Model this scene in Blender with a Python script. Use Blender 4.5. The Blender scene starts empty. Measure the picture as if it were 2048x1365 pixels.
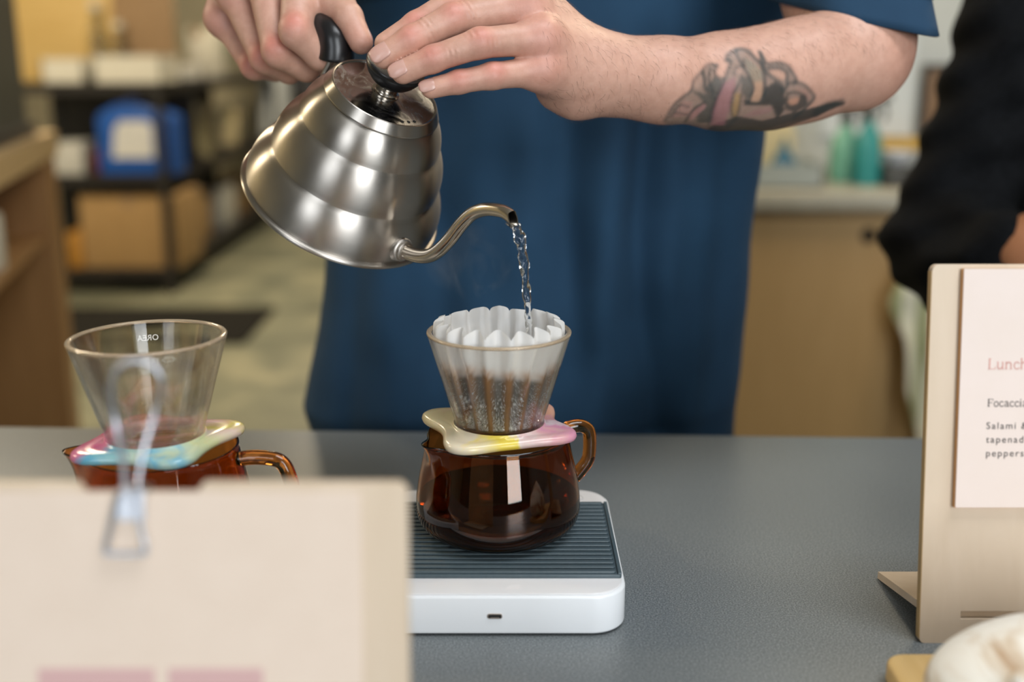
import bpy, bmesh, math, random
import numpy as np
from mathutils import Vector, Matrix, Euler

S = bpy.context.scene
COL = S.collection
rng = random.Random(7)
PI = math.pi

# ---------------------------------------------------------------- camera
FPX = 40.0 / 36.0 * 2048.0
PITCH = math.radians(14.2)
CAM = np.array([0.0, 0.0, 1.248])
CT = 0.900                                   # counter top height
cd = bpy.data.cameras.new('camera'); cam = bpy.data.objects.new('camera', cd); COL.objects.link(cam)
cam.location = CAM; cam.rotation_euler = (PI / 2 - PITCH, 0, 0)
cd.lens = 40; cd.sensor_width = 36; cd.clip_start = 0.02; cd.clip_end = 60
cd.dof.use_dof = True; cd.dof.focus_distance = 0.755; cd.dof.aperture_fstop = 2.8
S.camera = cam

# ---------------------------------------------------------------- light
S.view_settings.view_transform = 'Standard'; S.view_settings.look = 'None'
S.view_settings.gamma = 1.0; S.view_settings.use_curve_mapping = False
S.view_settings.exposure = 0.12
w = bpy.data.worlds.new('world'); S.world = w; w.use_nodes = True
w.node_tree.nodes['Background'].inputs[0].default_value = (0.75, 0.86, 1.0, 1)
w.node_tree.nodes['Background'].inputs[1].default_value = 1.2

def area(name, loc, target, sx, sy, power, col):
    l = bpy.data.lights.new(name, 'AREA'); l.shape = 'RECTANGLE'; l.size = sx; l.size_y = sy
    l.energy = power; l.color = col
    o = bpy.data.objects.new(name, l); COL.objects.link(o); o.location = loc
    o.rotation_euler = (Vector(target) - Vector(loc)).to_track_quat('-Z', 'Y').to_euler()
    return o
# daylight through the shop windows behind the camera, daylight through the skylight, warm ceiling lamps
area('window_daylight', (1.45, -2.43, 1.85), (1.45, 5, 1.55), 1.3, 1.9, 78, (0.93, 0.97, 1.0))
area('window_daylight_b', (-1.25, -2.43, 1.85), (-1.25, 5, 1.55), 1.1, 1.9, 24, (0.93, 0.97, 1.0))
area('skylight_daylight', (0.75, 0.25, 3.08), (0.75, 0.25, 0), 1.3, 0.8, 30, (0.96, 0.98, 1.0))
for i, (x, y) in enumerate(((-2.2, 4.3), (-0.9, 7.0), (-3.4, 2.0), (1.2, 2.3))):
    area('ceiling_lamp_light.%03d' % i, (x, y, 3.0), (x, y, 0), 0.55, 0.55, (75, 75, 55, 26)[i], (1.0, 0.83, 0.58))

# ---------------------------------------------------------------- pixels to rays (a distance always comes from a surface)
_R = np.array([1.0, 0, 0]); _F = np.array([0, math.cos(PITCH), -math.sin(PITCH)]); _U = np.array([0, math.sin(PITCH), math.cos(PITCH)])
def ray(u, v): return _F + _R * (u - 1024) / FPX - _U * (v - 682.5) / FPX
def at(u, v, Y):
    d = ray(u, v); return CAM + d * (Y / d[1])
def onz(u, v, z):
    d = ray(u, v); return CAM + d * ((z - CAM[2]) / d[2])
def onplane(u, v, p0, n):
    d = ray(u, v); return CAM + d * (((np.array(p0) - CAM) @ np.array(n)) / (d @ np.array(n)))

# ---------------------------------------------------------------- materials
def mat(name, col, rough=0.5, metal=0.0, **kw):
    m = bpy.data.materials.new(name); m.use_nodes = True
    b = m.node_tree.nodes['Principled BSDF']
    b.inputs['Base Color'].default_value = (*col, 1); b.inputs['Roughness'].default_value = rough
    b.inputs['Metallic'].default_value = metal
    for k, v in kw.items(): b.inputs[k.replace('_', ' ')].default_value = v
    return m
def nodes(m):
    t = m.node_tree; return t.nodes, t.links, t.nodes['Principled BSDF']
def tex_coord(m, scale=(1, 1, 1), kind='Object', rot=(0, 0, 0)):
    n, l, b = nodes(m)
    tc = n.new('ShaderNodeTexCoord'); mp = n.new('ShaderNodeMapping')
    mp.inputs['Scale'].default_value = scale; mp.inputs['Rotation'].default_value = rot
    l.new(tc.outputs[kind], mp.inputs[0]); return mp.outputs[0]
def noise(m, vec, scale, detail=3, rough=0.55, dist=0.0):
    n, l, b = nodes(m); t = n.new('ShaderNodeTexNoise')
    t.inputs['Scale'].default_value = scale; t.inputs['Detail'].default_value = detail
    t.inputs['Roughness'].default_value = rough; t.inputs['Distortion'].default_value = dist
    l.new(vec, t.inputs['Vector']); return t.outputs['Fac']
def ramp(m, fac, stops):
    n, l, b = nodes(m); r = n.new('ShaderNodeValToRGB'); e = r.color_ramp.elements
    while len(e) < len(stops): e.new(0.5)
    for el, (p, c) in zip(e, stops): el.position = p; el.color = (*c, 1)
    l.new(fac, r.inputs[0]); return r.outputs[0]
def bump(m, fac, strength=0.2, dist=0.001):
    n, l, b = nodes(m); t = n.new('ShaderNodeBump'); t.inputs['Strength'].default_value = strength
    t.inputs['Distance'].default_value = dist; l.new(fac, t.inputs['Height']); l.new(t.outputs[0], b.inputs['Normal'])
def colour(m, sock):
    n, l, b = nodes(m); l.new(sock, b.inputs['Base Color'])
def grainy(name, c1, c2, scale, rough=0.5, metal=0.0, stretch=(1, 1, 1), bmp=0.0, detail=3, lo=0.3, hi=0.7, kind='Object', dist=0.0, **kw):
    m = mat(name, c1, rough, metal, **kw)
    f = noise(m, tex_coord(m, stretch, kind), scale, detail, dist=dist)
    colour(m, ramp(m, f, ((lo, c1), (hi, c2))))
    if bmp: bump(m, f, bmp)
    return m
def wood(name, c1, c2, axis='z', rough=0.5, scale=1.0):
    st = {'x': (1.2, 14, 14), 'y': (14, 1.2, 14), 'z': (14, 14, 1.2)}[axis]
    m = mat(name, c1, rough)
    v = tex_coord(m, tuple(s * scale for s in st))
    f = noise(m, v, 3.0, 5, 0.6, 0.6); colour(m, ramp(m, f, ((0.25, c1), (0.75, c2)))); bump(m, f, 0.08)
    return m
def glass(name, col, rough=0.0, ior=1.45):
    m = mat(name, col, rough); b = m.node_tree.nodes['Principled BSDF']
    b.inputs['Transmission Weight'].default_value = 1.0; b.inputs['IOR'].default_value = ior
    return m
def colattr(m, name='Col'):
    n, l, b = nodes(m); a = n.new('ShaderNodeVertexColor'); a.layer_name = name; return a.outputs[0]

M = {}
M['counter'] = mat('counter_laminate', (0.14, 0.165, 0.18), 0.36)
_v = tex_coord(M['counter']); _f = noise(M['counter'], _v, 900, 2, 0.6)
colour(M['counter'], ramp(M['counter'], _f, ((0.32, (0.075, 0.088, 0.094)), (0.50, (0.135, 0.152, 0.158)), (0.68, (0.26, 0.275, 0.28))))); bump(M['counter'], _f, 0.10, 0.0006)
M['counter_edge'] = wood('counter_edge_wood', (0.42, 0.29, 0.15), (0.52, 0.37, 0.2), 'x')
M['ply'] = wood('plywood_pale', (0.56, 0.44, 0.315), (0.64, 0.52, 0.395), 'z', 0.55)
M['ply_edge'] = wood('plywood_edge', (0.46, 0.30, 0.13), (0.60, 0.42, 0.21), 'z', 0.6)
M['ply_cab'] = wood('plywood_cabinet', (0.40, 0.255, 0.105), (0.46, 0.30, 0.135), 'z', 0.55)
M['ply_brown'] = wood('plywood_brown', (0.30, 0.155, 0.055), (0.40, 0.22, 0.085), 'z', 0.5)
M['ply_top'] = wood('plywood_top', (0.52, 0.36, 0.17), (0.62, 0.45, 0.24), 'y', 0.5)
M['board'] = wood('bamboo_board', (0.55, 0.36, 0.13), (0.66, 0.46, 0.2), 'y', 0.45, 1.6)
M['paper'] = grainy('menu_paper', (0.72, 0.585, 0.475), (0.74, 0.605, 0.495), 60, 0.8)
M['card'] = grainy('menu_card', (0.74, 0.63, 0.565), (0.76, 0.65, 0.595), 25, 0.75)
M['card_edge'] = mat('card_edge', (0.55, 0.29, 0.12), 0.7)
M['ink'] = mat('ink_dark', (0.03, 0.025, 0.025), 0.7)
M['ink_pink'] = mat('ink_pink', (0.66, 0.36, 0.31), 0.7)
M['ink_rose'] = mat('ink_rose', (0.60, 0.38, 0.36), 0.7)
M['white_plastic'] = mat('white_plastic', (0.78, 0.80, 0.82), 0.28)
M['white_gloss'] = mat('white_gloss_top', (0.74, 0.735, 0.74), 0.10)
M['pad'] = grainy('silicone_pad', (0.058, 0.085, 0.10), (0.07, 0.098, 0.112), 300, 0.42)
M['icon'] = mat('icon_grey', (0.42, 0.42, 0.43), 0.5)
M['port_metal'] = mat('port_metal', (0.5, 0.42, 0.36), 0.35, 0.9)
M['black'] = mat('black_plastic', (0.008, 0.008, 0.009), 0.32)
M['dark'] = mat('dark_hole', (0.004, 0.004, 0.004), 0.8)
M['amber'] = glass('amber_glass', (0.70, 0.25, 0.05), 0.0, 1.45)
M['clear'] = glass('clear_glass', (0.985, 0.965, 0.91), 0.0, 1.42)
_n, _l, _b = nodes(M['clear']); _tr = _n.new('ShaderNodeBsdfTransparent'); _ms = _n.new('ShaderNodeMixShader'); _ms.inputs[0].default_value = 0.40
_l.new(_b.outputs[0], _ms.inputs[1]); _l.new(_tr.outputs[0], _ms.inputs[2]); _l.new(_ms.outputs[0], _n['Material Output'].inputs[0])
M['water'] = glass('water', (0.97, 0.99, 1.0), 0.0, 1.33)
M['coffee'] = mat('coffee_liquid', (0.012, 0.004, 0.0015), 0.06)
M['grounds'] = grainy('coffee_grounds', (0.03, 0.015, 0.006), (0.13, 0.065, 0.025), 400, 0.7, bmp=0.5)
M['droplet'] = mat('condensation_droplet', (0.62, 0.61, 0.58), 0.08, Transmission_Weight=0.25)
M['rim'] = mat('dripper_rim', (0.76, 0.62, 0.45), 0.15, Transmission_Weight=0.7, IOR=1.4)
M['etch'] = mat('frosted_print', (0.75, 0.74, 0.70), 0.6)
M['steel'] = mat('brushed_steel', (0.45, 0.418, 0.38), 0.3, 1.0)
_v = tex_coord(M['steel'], (6, 6, 160)); _f = noise(M['steel'], _v, 6, 3); bump(M['steel'], _f, 0.012, 0.0003)
_n, _l, _b = nodes(M['steel']); _f2 = noise(M['steel'], tex_coord(M['steel'], (1, 1, 1)), 45, 4, 0.6)
_mr = _n.new('ShaderNodeMapRange'); _mr.inputs[3].default_value = 0.27; _mr.inputs[4].default_value = 0.40; _l.new(_f2, _mr.inputs[0]); _l.new(_mr.outputs[0], _b.inputs['Roughness'])
_b.inputs['Anisotropic'].default_value = 0.92; _b.inputs['Anisotropic Rotation'].default_value = 0.25
_tg = _n.new('ShaderNodeTangent'); _tg.direction_type = 'RADIAL'; _tg.axis = 'Z'; _l.new(_tg.outputs[0], _b.inputs['Tangent'])
M['steel_lid'] = mat('lid_steel', (0.30, 0.295, 0.29), 0.16, 1.0)
_n, _l, _b = nodes(M['steel_lid']); _f2 = noise(M['steel_lid'], tex_coord(M['steel_lid'], (1, 1, 1)), 55, 4, 0.65, 1.5)
_mr = _n.new('ShaderNodeMapRange'); _mr.inputs[1].default_value = 0.45; _mr.inputs[2].default_value = 0.7; _mr.inputs[3].default_value = 0.12; _mr.inputs[4].default_value = 0.42; _l.new(_f2, _mr.inputs[0]); _l.new(_mr.outputs[0], _b.inputs['Roughness'])
M['steel_tube'] = mat('spout_steel', (0.60, 0.54, 0.46), 0.2, 1.0)
M['wire'] = mat('wire_steel', (0.55, 0.57, 0.62), 0.3, 1.0)
M['skin'] = mat('skin', (0.6, 0.35, 0.26), 0.48, Subsurface_Weight=0.12, Subsurface_Scale=0.004)
M['skin'].node_tree.nodes['Principled BSDF'].inputs['Subsurface Radius'].default_value = (1.0, 0.35, 0.2)
_n, _l, _b = nodes(M['skin']); _ca = colattr(M['skin']); _nf = noise(M['skin'], tex_coord(M['skin']), 130, 4, 0.6)
_mx = _n.new('ShaderNodeMix'); _mx.data_type = 'RGBA'; _mx.blend_type = 'MULTIPLY'; _mx.inputs[0].default_value = 1.0
_l.new(_ca, _mx.inputs[6]); _l.new(ramp(M['skin'], _nf, ((0.3, (0.86, 0.82, 0.80)), (0.7, (1.0, 1.0, 1.0)))), _mx.inputs[7]); _l.new(_mx.outputs[2], _b.inputs['Base Color'])
bump(M['skin'], noise(M['skin'], tex_coord(M['skin']), 900, 3, 0.6), 0.25, 0.0004)
M['nail'] = mat('fingernail', (0.58, 0.34, 0.28), 0.3, Subsurface_Weight=0.1, Subsurface_Scale=0.002)
M['hair'] = mat('arm_hair', (0.10, 0.055, 0.03), 0.6)
M['tee'] = mat('cotton_blue', (0.007, 0.045, 0.105), 0.9)
_f = noise(M['tee'], tex_coord(M['tee']), 9, 4, 0.6); _g = noise(M['tee'], tex_coord(M['tee'], (1, 1, 1)), 1400, 1)
colour(M['tee'], ramp(M['tee'], _f, ((0.25, (0.005, 0.033, 0.074)), (0.75, (0.008, 0.046, 0.098))))); bump(M['tee'], _g, 0.25, 0.0005)
M['tee'].node_tree.nodes['Principled BSDF'].inputs['Sheen Weight'].default_value = 0.0
M['thread'] = mat('thread_blue', (0.05, 0.14, 0.25), 0.8)
M['trousers'] = grainy('trousers_cloth', (0.02, 0.022, 0.028), (0.03, 0.033, 0.04), 200, 0.9)
M['knit'] = grainy('black_knit', (0.0022, 0.0025, 0.003), (0.0045, 0.005, 0.006), 120, 0.9, bmp=0.3, Specular_IOR_Level=0.12)
M['skin_tan'] = grainy('skin_tan', (0.31, 0.125, 0.052), (0.36, 0.15, 0.066), 60, 0.5)
M['hair_dark'] = grainy('hair_dark', (0.02, 0.012, 0.008), (0.05, 0.03, 0.02), 120, 0.6)

# ---------------------------------------------------------------- mesh helpers
class MB:
    def __init__(s): s.v = []; s.f = []; s.uvw = None
    def add(s, V, F):
        k = len(s.v); s.v.extend([tuple(map(float, p)) for p in V]); s.f.extend([tuple(i + k for i in q) for q in F]); return s
    def box(s, lo, hi, bev=0.0):
        x0, y0, z0 = lo; x1, y1, z1 = hi
        if bev <= 0:
            V = [(x, y, z) for z in (z0, z1) for y in (y0, y1) for x in (x0, x1)]
            return s.add(V, [(0, 2, 3, 1), (4, 5, 7, 6), (0, 1, 5, 4), (2, 6, 7, 3), (0, 4, 6, 2), (1, 3, 7, 5)])
        bm = bmesh.new(); bmesh.ops.create_cube(bm, size=1)
        for v in bm.verts: v.co = Vector(((x0 + x1) / 2 + v.co.x * (x1 - x0), (y0 + y1) / 2 + v.co.y * (y1 - y0), (z0 + z1) / 2 + v.co.z * (z1 - z0)))
        bmesh.ops.bevel(bm, geom=bm.edges[:] + bm.verts[:], offset=bev, segments=3, profile=0.5, affect='EDGES')
        bm.verts.index_update(); V = [v.co[:] for v in bm.verts]; F = [[v.index for v in f.verts] for f in bm.faces]; bm.free()
        return s.add(V, F)
    def lathe(s, prof, n=64, c=(0, 0, 0), closed=False, disp=None):
        V = []; m = len(prof)
        for i in range(n):
            t = 2 * PI * i / n
            for j, (r, z) in enumerate(prof):
                if disp: r, z = disp(t, r, z, j)
                V.append((c[0] + r * math.cos(t), c[1] + r * math.sin(t), c[2] + z))
        F = []
        for i in range(n):
            k = (i + 1) % n
            for j in range(m if closed else m - 1):
                j2 = (j + 1) % m
                F.append((i * m + j, k * m + j, k * m + j2, i * m + j2))
        return s.add(V, F)
    def tube(s, path, rad, n=16, cap=True, flat=1.0, up=None):
        P = [Vector(p) for p in path]; m = len(P)
        if not hasattr(rad, '__len__'): rad = [rad] * m
        T = [(P[min(i + 1, m - 1)] - P[max(i - 1, 0)]).normalized() for i in range(m)]
        a = Vector(up) if up else (Vector((0, 0, 1)) if abs(T[0].z) < 0.9 else Vector((1, 0, 0)))
        N = (a - T[0] * a.dot(T[0])).normalized(); V = []
        for i in range(m):
            N = (N - T[i] * N.dot(T[i])).normalized(); B = T[i].cross(N)
            for k in range(n):
                t = 2 * PI * k / n
                V.append(P[i] + (N * math.cos(t) + B * math.sin(t) * flat) * rad[i])
        F = [(i * n + k, i * n + (k + 1) % n, (i + 1) * n + (k + 1) % n, (i + 1) * n + k) for i in range(m - 1) for k in range(n)]
        if cap: F += [tuple(range(n))[::-1], tuple((m - 1) * n + k for k in range(n))]
        return s.add(V, F)
    def prism(s, poly, h0, h1, frame=None, bev=0.0):
        """polygon (x,y) extruded from h0 to h1; frame=(origin,ex,ey,ez)"""
        bm = bmesh.new(); vs = [bm.verts.new((x, y, h0)) for x, y in poly]; f = bm.faces.new(vs)
        r = bmesh.ops.extrude_face_region(bm, geom=[f]); bmesh.ops.translate(bm, verts=[e for e in r['geom'] if isinstance(e, bmesh.types.BMVert)], vec=(0, 0, h1 - h0))
        bmesh.ops.recalc_face_normals(bm, faces=bm.faces[:])
        if bev:
            ed = [e for e in bm.edges if abs(e.verts[0].co.z - e.verts[1].co.z) < 1e-9]
            bmesh.ops.bevel(bm, geom=ed, offset=bev, segments=3, profile=0.5, affect='EDGES')
        bm.verts.index_update(); V = [v.co.copy() for v in bm.verts]; F = [[v.index for v in f.verts] for f in bm.faces]; bm.free()
        if frame:
            o, ex, ey, ez = [Vector(q) for q in frame]; V = [o + ex * v.x + ey * v.y + ez * v.z for v in V]
        return s.add(V, F)
    def ball(s, c, r, n=12, sc=(1, 1, 1)):
        pr = [(math.sin(PI * j / n) * r, -math.cos(PI * j / n) * r) for j in range(n + 1)]
        k = len(s.v); s.lathe([(max(a, 1e-6), b) for a, b in pr], n * 2)
        s.v[k:] = [(c[0] + x * sc[0], c[1] + y * sc[1], c[2] + z * sc[2]) for x, y, z in s.v[k:]]
        return s

WM = {}                                              # world matrices of the things
def tag(o, label=None, cat=None, group=None, kind=None):
    if label: o['label'] = label
    if cat: o['category'] = cat
    if group: o['group'] = group
    if kind: o['kind'] = kind
    return o
def thing(name, label, cat, loc=(0, 0, 0), group=None, mtx=None):
    o = bpy.data.objects.new(name, None); COL.objects.link(o); o.empty_display_size = 0.05
    m = mtx if mtx is not None else Matrix.Translation(Vector(loc)); o.matrix_world = m; WM[o] = m.copy()
    return tag(o, label, cat, group)
def obj(name, mb, m, parent=None, smooth=True, local=False, angle=40, merge=True, cols=None):
    me = bpy.data.meshes.new(name)
    if isinstance(mb, MB): V, F = mb.v, mb.f
    else: V, F = mb
    me.from_pydata([tuple(p) for p in V] if not isinstance(V, np.ndarray) else V.tolist(), [], F if not isinstance(F, np.ndarray) else F.tolist())
    if cols is not None:
        ca = me.color_attributes.new('Col', 'FLOAT_COLOR', 'POINT'); ca.data.foreach_set('color', np.asarray(cols, np.float32).ravel())
    elif merge:
        bm = bmesh.new(); bm.from_mesh(me); bmesh.ops.remove_doubles(bm, verts=bm.verts[:], dist=1e-6)
        bmesh.ops.recalc_face_normals(bm, faces=bm.faces[:]); bm.to_mesh(me); bm.free()
    o = bpy.data.objects.new(name, me); COL.objects.link(o)
    if m is not None: me.materials.append(m)
    if parent is not None:
        o.parent = parent; WM[o] = WM[parent].copy()
        if not local: me.transform(WM[parent].inverted())
    else: WM[o] = Matrix.Identity(4)
    if smooth:
        me.polygons.foreach_set('use_smooth', [True] * len(me.polygons))
        if angle: me.set_sharp_from_angle(angle=math.radians(angle))
    me.update(); return o
def single(name, mb, m, label, cat, group=None, base=None, **kw):
    """a thing that is one mesh; origin put at its base"""
    o = obj(name, mb, m, None, **kw); tag(o, label, cat, group)
    b = Vector(base) if base is not None else None
    if b is None:
        n = len(o.data.vertices); c = np.empty(n * 3); o.data.vertices.foreach_get('co', c); c = c.reshape(-1, 3)
        b = Vector(((c[:, 0].min() + c[:, 0].max()) / 2, (c[:, 1].min() + c[:, 1].max()) / 2, c[:, 2].min()))
    o.data.transform(Matrix.Translation(-b)); o.location = b; WM[o] = Matrix.Translation(b); return o
def struct(name, mb, m, parent=None, **kw):
    o = obj(name, mb, m, parent, **kw)
    if parent is None: o['kind'] = 'structure'
    return o
def text_mesh(body, size, frame, spacing=1.0, offset=0.0, wrap=None):
    cu = bpy.data.curves.new('t', 'FONT'); cu.body = body; cu.size = size; cu.space_character = spacing; cu.offset = offset; cu.resolution_u = 4
    o = bpy.data.objects.new('t', cu); COL.objects.link(o)
    me = bpy.data.meshes.new_from_object(o.evaluated_get(bpy.context.evaluated_depsgraph_get()))
    V = [v.co.copy() for v in me.vertices]; F = [list(p.vertices) for p in me.polygons]
    bpy.data.objects.remove(o); bpy.data.curves.remove(cu); bpy.data.meshes.remove(me)
    mb = MB()
    if wrap: V = [wrap(v) for v in V]
    else:
        o_, ex, ey = [Vector(q) for q in frame]; V = [o_ + ex * v.x + ey * v.y for v in V]
    return mb.add(V, F)
def catmull(P, k=8):
    P = [np.array(p, float) for p in P]; Q = [2 * P[0] - P[1]] + P + [2 * P[-1] - P[-2]]; out = []
    for i in range(1, len(Q) - 2):
        a, b, c, d = Q[i - 1:i + 3]
        for j in range(k):
            t = j / k; out.append(0.5 * (2 * b + (c - a) * t + (2 * a - 5 * b + 4 * c - d) * t * t + (3 * b - a - 3 * c + d) * t ** 3))
    out.append(P[-1]); return out

# ---------------------------------------------------------------- signed distance modelling (bodies)
def rcone(P, a, b, ra, rb):
    a = np.array(a); b = np.array(b); ba = b - a; l2 = ba @ ba; rr = ra - rb; a2 = l2 - rr * rr; il2 = 1.0 / l2
    pa = P - a; y = pa @ ba; z = y - l2; x = pa * l2 - y[..., None] * ba; x2 = (x * x).sum(-1); y2 = y * y * l2; z2 = z * z * l2
    k = np.sign(rr) * rr * rr * x2
    d = (np.sqrt(np.maximum(x2 * a2 * il2, 0)) + y * rr) * il2 - ra
    c1 = np.sign(z) * a2 * z2 > k; c2 = np.sign(y) * a2 * y2 < k
    d = np.where(c2, np.sqrt(x2 + y2) * il2 - ra, d); d = np.where(c1, np.sqrt(x2 + z2) * il2 - rb, d)
    return d
def smin(a, b, k):
    h = np.maximum(k - np.abs(a - b), 0) / k; return np.minimum(a, b) - h * h * k * 0.25
class Field:
    def __init__(s, lo, hi, h):
        s.h = h; s.lo = np.array(lo, float); n = np.ceil((np.array(hi) - s.lo) / h).astype(int) + 1; s.n = n
        s.ax = [s.lo[i] + np.arange(n[i]) * h for i in range(3)]
    def new(s): return np.full(s.n, 1.0, np.float32)
    def sub(s, lo, hi):
        i0 = np.clip(np.floor((np.array(lo) - s.lo) / s.h).astype(int), 0, s.n); i1 = np.clip(np.ceil((np.array(hi) - s.lo) / s.h).astype(int) + 1, 0, s.n)
        sl = tuple(slice(a, b) for a, b in zip(i0, i1))
        P = np.stack(np.meshgrid(*[s.ax[i][sl[i]] for i in range(3)], indexing='ij'), -1); return sl, P
    def cone(s, D, a, b, ra, rb, k=0.004, m=0.02):
        a = np.array(a); b = np.array(b); r = max(ra, rb) + m
        sl, P = s.sub(np.minimum(a, b) - r, np.maximum(a, b) + r)
        if P.size == 0: return
        D[sl] = smin(D[sl], rcone(P, a, b, ra, rb), k)
    def chain(s, D, pts, rad, k=0.004, m=0.02):
        for i in range(len(pts) - 1): s.cone(D, pts[i], pts[i + 1], rad[i], rad[i + 1], k, m)
    def ell(s, D, c, r, k=0.006, m=0.02):
        c = np.array(c); r = np.array(r); sl, P = s.sub(c - r - m, c + r + m)
        if P.size == 0: return
        q = (P - c) / r; k0 = np.sqrt((q * q).sum(-1)); k1 = np.sqrt(((q / r) ** 2).sum(-1)) + 1e-9
        D[sl] = smin(D[sl], k0 * (k0 - 1) / k1, k)
    def ripple(s, D, p, d, n, amp, lam, rad):
        p = np.array(p); sl, P = s.sub(p - rad * 2, p + rad * 2)
        if P.size == 0: return
        q = P - p; t = q @ d; w_ = np.exp(-(t / (rad * 0.55)) ** 2) * np.clip((q @ n) / (rad * 0.6), 0, 1)
        D[sl] += amp * w_ * np.cos(2 * PI * t / lam)
    def mesh(s, D):
        sg = D < 0; nx, ny, nz = D.shape
        off = [(i, j, k) for i in (0, 1) for j in (0, 1) for k in (0, 1)]
        cnt = sum(sg[i:nx - 1 + i, j:ny - 1 + j, k:nz - 1 + k].astype(np.int8) for i, j, k in off)
        act = (cnt > 0) & (cnt < 8); I = np.argwhere(act); idx = np.full(act.shape, -1, np.int64); idx[act] = np.arange(len(I))
        val = np.stack([D[I[:, 0] + o[0], I[:, 1] + o[1], I[:, 2] + o[2]] for o in off], 1)
        acc = np.zeros((len(I), 3)); c = np.zeros(len(I)); O = np.array(off, float)
        for a in range(8):
            for b in range(a + 1, 8):
                if np.abs(O[a] - O[b]).sum() != 1: continue
                va, vb = val[:, a], val[:, b]; m_ = (va < 0) != (vb < 0)
                t = np.where(m_, va / np.where(m_, va - vb, 1), 0); acc += m_[:, None] * (O[a] + t[:, None] * (O[b] - O[a])); c += m_
        V = s.lo + (I + acc / c[:, None]) * s.h; F = []
        for ax in range(3):
            o1, o2 = [(1, 2), (2, 0), (0, 1)][ax]
            A = np.moveaxis(sg, ax, 0); sl0 = [slice(None)] * 3; sl1 = [slice(None)] * 3; sl0[ax] = slice(0, -1); sl1[ax] = slice(1, None)
            d_ = sg[tuple(sl0)] != sg[tuple(sl1)]; E_ = np.argwhere(d_)
            ok = (E_[:, o1] > 0) & (E_[:, o2] > 0) & (E_[:, o1] < D.shape[o1] - 1) & (E_[:, o2] < D.shape[o2] - 1); E_ = E_[ok]
            def cell(a, b):
                q = E_.copy(); q[:, o1] -= a; q[:, o2] -= b; return idx[q[:, 0], q[:, 1], q[:, 2]]
            Q = np.stack([cell(1, 1), cell(0, 1), cell(0, 0), cell(1, 0)], 1)
            inside = sg[E_[:, 0], E_[:, 1], E_[:, 2]]
            F.append(np.where(inside[:, None], Q, Q[:, ::-1]))
        F = np.concatenate(F); F = F[(F >= 0).all(1)]
        return V, F

# ================================================================ the room
M['wall'] = grainy('wall_paint', (0.50, 0.53, 0.52), (0.54, 0.57, 0.56), 4, 0.85)
M['wall_warm'] = grainy('wall_warm', (0.42, 0.38, 0.27), (0.47, 0.43, 0.31), 3, 0.85)
M['ceil'] = mat('ceiling_paint', (0.38, 0.37, 0.34), 0.9)
M['concrete'] = mat('concrete_floor', (0.3, 0.3, 0.25), 0.45)
_v = tex_coord(M['concrete']); _f = noise(M['concrete'], _v, 2.6, 5, 0.62, 0.8)
colour(M['concrete'], ramp(M['concrete'], _f, ((0.32, (0.105, 0.115, 0.085)), (0.52, (0.20, 0.205, 0.145)), (0.70, (0.36, 0.34, 0.23)))))
M['frame_white'] = mat('window_frame_paint', (0.6, 0.6, 0.58), 0.5)
M['pane'] = glass('window_glass', (1, 1, 1), 0.0, 1.02)
X0, X1, Y0, Y1, ZC = -4.2, 3.2, -2.5, 9.6, 3.15
struct('floor', MB().box((X0, Y0, -0.1), (X1, Y1, 0)), M['concrete'])
struct('wall_left', MB().box((X0 - 0.1, Y0, 0), (X0, Y1, ZC)), M['wall_warm'])
M['wall_dark'] = grainy('wall_dark_paint', (0.085, 0.09, 0.085), (0.10, 0.105, 0.10), 4, 0.8)
struct('wall_right', MB().box((X1, Y0, 0), (X1 + 0.1, Y1, ZC)), M['wall_dark'])
struct('wall_back', MB().box((X0, Y1, 0), (X1, Y1 + 0.1, ZC)), M['wall_warm'])
struct('wall_partition', MB().box((0.22, 3.6, 0), (X1, 3.7, ZC)), M['wall'])
SKY = (0.10, -0.15, 1.40, 0.65)
mb = MB()
mb.box((X0, Y0, ZC), (SKY[0], Y1, ZC + 0.1)); mb.box((SKY[2], Y0, ZC), (X1, Y1, ZC + 0.1))
mb.box((SKY[0], Y0, ZC), (SKY[2], SKY[1], ZC + 0.1)); mb.box((SKY[0], SKY[3], ZC), (SKY[2], Y1, ZC + 0.1))
struct('ceiling', mb, M['ceil'], smooth=False)
# front wall with two shop windows
WN = ((0.78, 2.12, 0.88, 2.82), (-1.82, -0.68, 0.88, 2.82))
mb = MB(); xs = [X0, -1.82, -0.68, 0.78, 2.12, X1]
for a, b in ((0, 1), (2, 3), (4, 5)): mb.box((xs[a], Y0 - 0.1, 0), (xs[b], Y0, ZC))
for a, b in ((1, 2), (3, 4)): mb.box((xs[a], Y0 - 0.1, 0), (xs[b], Y0, 0.88)).box((xs[a], Y0 - 0.1, 2.82), (xs[b], Y0, ZC))
struct('wall_front', mb, M['wall_dark'], smooth=False)
def window(name, x0, x1, z0, z1):
    fr = MB(); t = 0.05
    for bx in (((x0, Y0 - 0.08, z0), (x0 + t, Y0 - 0.02, z1)), ((x1 - t, Y0 - 0.08, z0), (x1, Y0 - 0.02, z1)), ((x0, Y0 - 0.08, z0), (x1, Y0 - 0.02, z0 + t)), ((x0, Y0 - 0.08, z1 - t), (x1, Y0 - 0.02, z1)), (((x0 + x1) / 2 - 0.02, Y0 - 0.07, z0), ((x0 + x1) / 2 + 0.02, Y0 - 0.03, z1))): fr.box(*bx)
    o = struct(name, fr, M['frame_white'], smooth=False)
    for q in range(2):
        a = x0 + t if q == 0 else (x0 + x1) / 2 + 0.02; b = (x0 + x1) / 2 - 0.02 if q == 0 else x1 - t
        obj('pane', MB().box((a, Y0 - 0.053, z0 + t), (b, Y0 - 0.047, z1 - t)), M['pane'], o, smooth=False)
window('window_1', *WN[0]); window('window_2', *WN[1])
fr = MB(); a, b, c, d = SKY
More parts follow.
